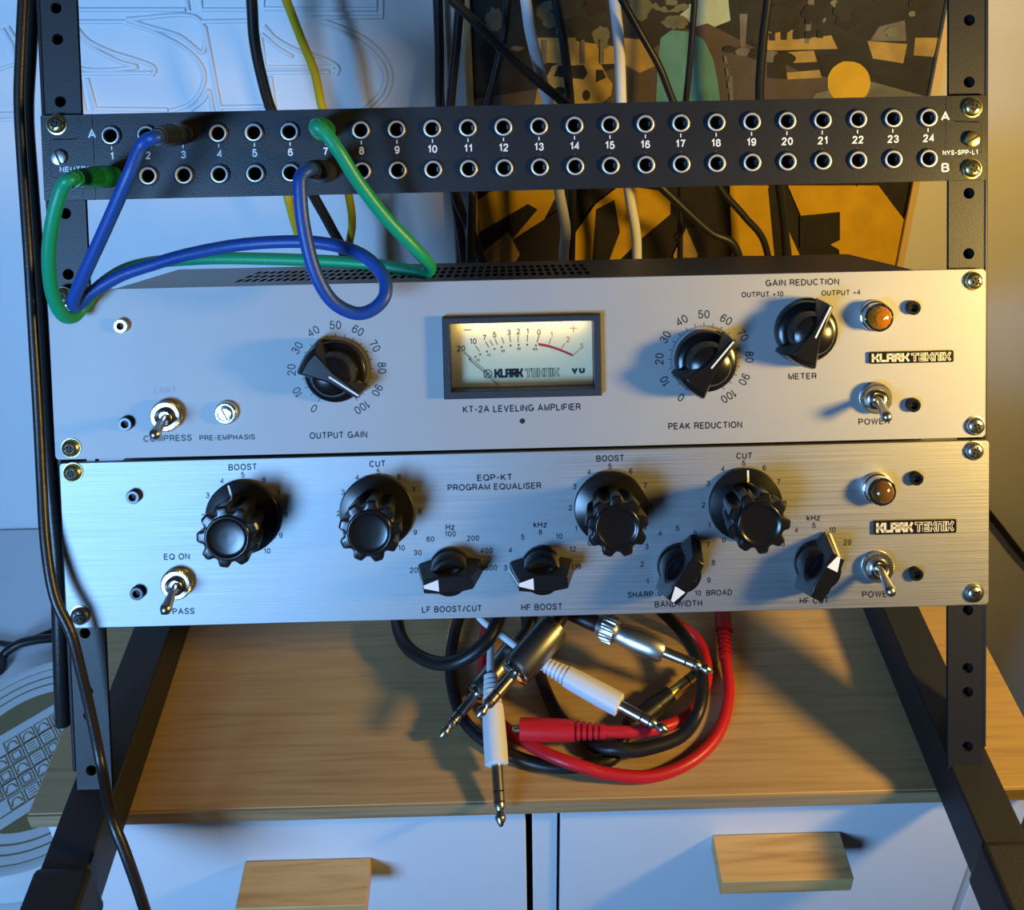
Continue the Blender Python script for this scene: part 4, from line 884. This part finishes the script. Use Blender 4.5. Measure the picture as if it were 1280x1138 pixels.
b = MB(); b.m = tm @ Matrix.Translation((0, 0, ZL - .0010))
for r0, r1 in ((.0755, .0766), (.0680, .0692), (.0835, .0842)):
    b.loft([[(r0 * math.cos(2 * PI * k / 64), r0 * math.sin(2 * PI * k / 64), 0) for k in range(64)], [(r1 * math.cos(2 * PI * k / 64), r1 * math.sin(2 * PI * k / 64), 0) for k in range(64)]], False, False)
obj('gold_ring', b, 'tin_gold', ld, smooth=0)
b = MB(); b.m = tm @ Matrix.Translation((0, 0, ZL - .0010)) @ Matrix.Rotation(math.radians(40), 4, 'Z')
rc = .060
for sg in (-1, 1):                                     # gold crescents either side of the drawing
    a0 = math.radians(42); P1 = [(rc * math.cos(a), sg * rc * math.sin(a)) for a in [a0 + (PI - 2 * a0) * k / 16 for k in range(17)]]
    b.add([(x, y, 0) for x, y in P1], [tuple(range(17)) if sg > 0 else tuple(reversed(range(17)))])
rnd = random.Random(7)
for i in range(9):
    x = -.054 + i * .0120; hh = .036 * math.sqrt(max(0.1, 1 - (x / .060) ** 2))
    w_ = .0100
    for j, yy in enumerate((-.030, -.016, -.004, .009, .021)):
        y1_ = yy + .0105
        if abs(yy) > hh or abs(y1_) > hh: continue
        b.stroke([(x, yy), (x + w_, yy), (x + w_, y1_), (x, y1_), (x, yy)], .0009)
        k = rnd.randrange(3)
        if k == 0:
            A = [(x + w_ / 2 + .0036 * math.cos(PI * q / 8), yy + .002 + .0060 * math.sin(PI * q / 8)) for q in range(9)]; b.stroke(A, .0009)
        elif k == 1:
            for q in (1, 2, 3): b.stroke([(x + .002, yy + q * .0026), (x + w_ - .002, yy + q * .0026)], .0008)
        else:
            b.stroke([(x + .002, yy + .0015), (x + w_ - .002, yy + .0015), (x + w_ - .002, y1_ - .002), (x + .002, y1_ - .002), (x + .002, yy + .0015)], .0009)
for yy in (-.031, -.0175, -.0055, .0075, .020): b.stroke([(-.046, yy), (.056, yy)], .0011)
obj('line_drawing', b, 'tin_gold', ld, smooth=0)
def cord(label, px, r, z, m='black'):
    P = [onz(u, v, z + h) for u, v, h in px]; b = MB(); b.tube(spline(P, 8), r, 12); return tag(obj('mains_lead', b, m, base=P[0], smooth=60), label, 'cord', 'cords behind the round tin')
cord('black cord arching behind the round tin', [(-30, 850, .003), (0, 838, .003), (4, 820, .005), (22, 806, .012), (45, 800, .012), (75, 797, .008), (110, 792, .004)], .0042, ZL - .0400)
cord('thin grey cord on the white box, farthest behind the tin', [(-20, 800, .003), (18, 806, .003), (45, 797, .004), (75, 786, .003), (110, 780, .003)], .0026, ZL - .0400, 'brown')
P = [ony(u, v, .318) for u, v in ((1190, 595), (1225, 630), (1250, 660), (1282, 700), (1330, 750))]
b = MB(); b.tube(spline(P, 6), .0042, 12); tag(obj('wall_lead', b, 'brown', base=P[2], smooth=60), 'brown cord slanting down the wall right of the rack', 'cord')

for o in COL.objects:
    if '_b' in o: del o['_b']
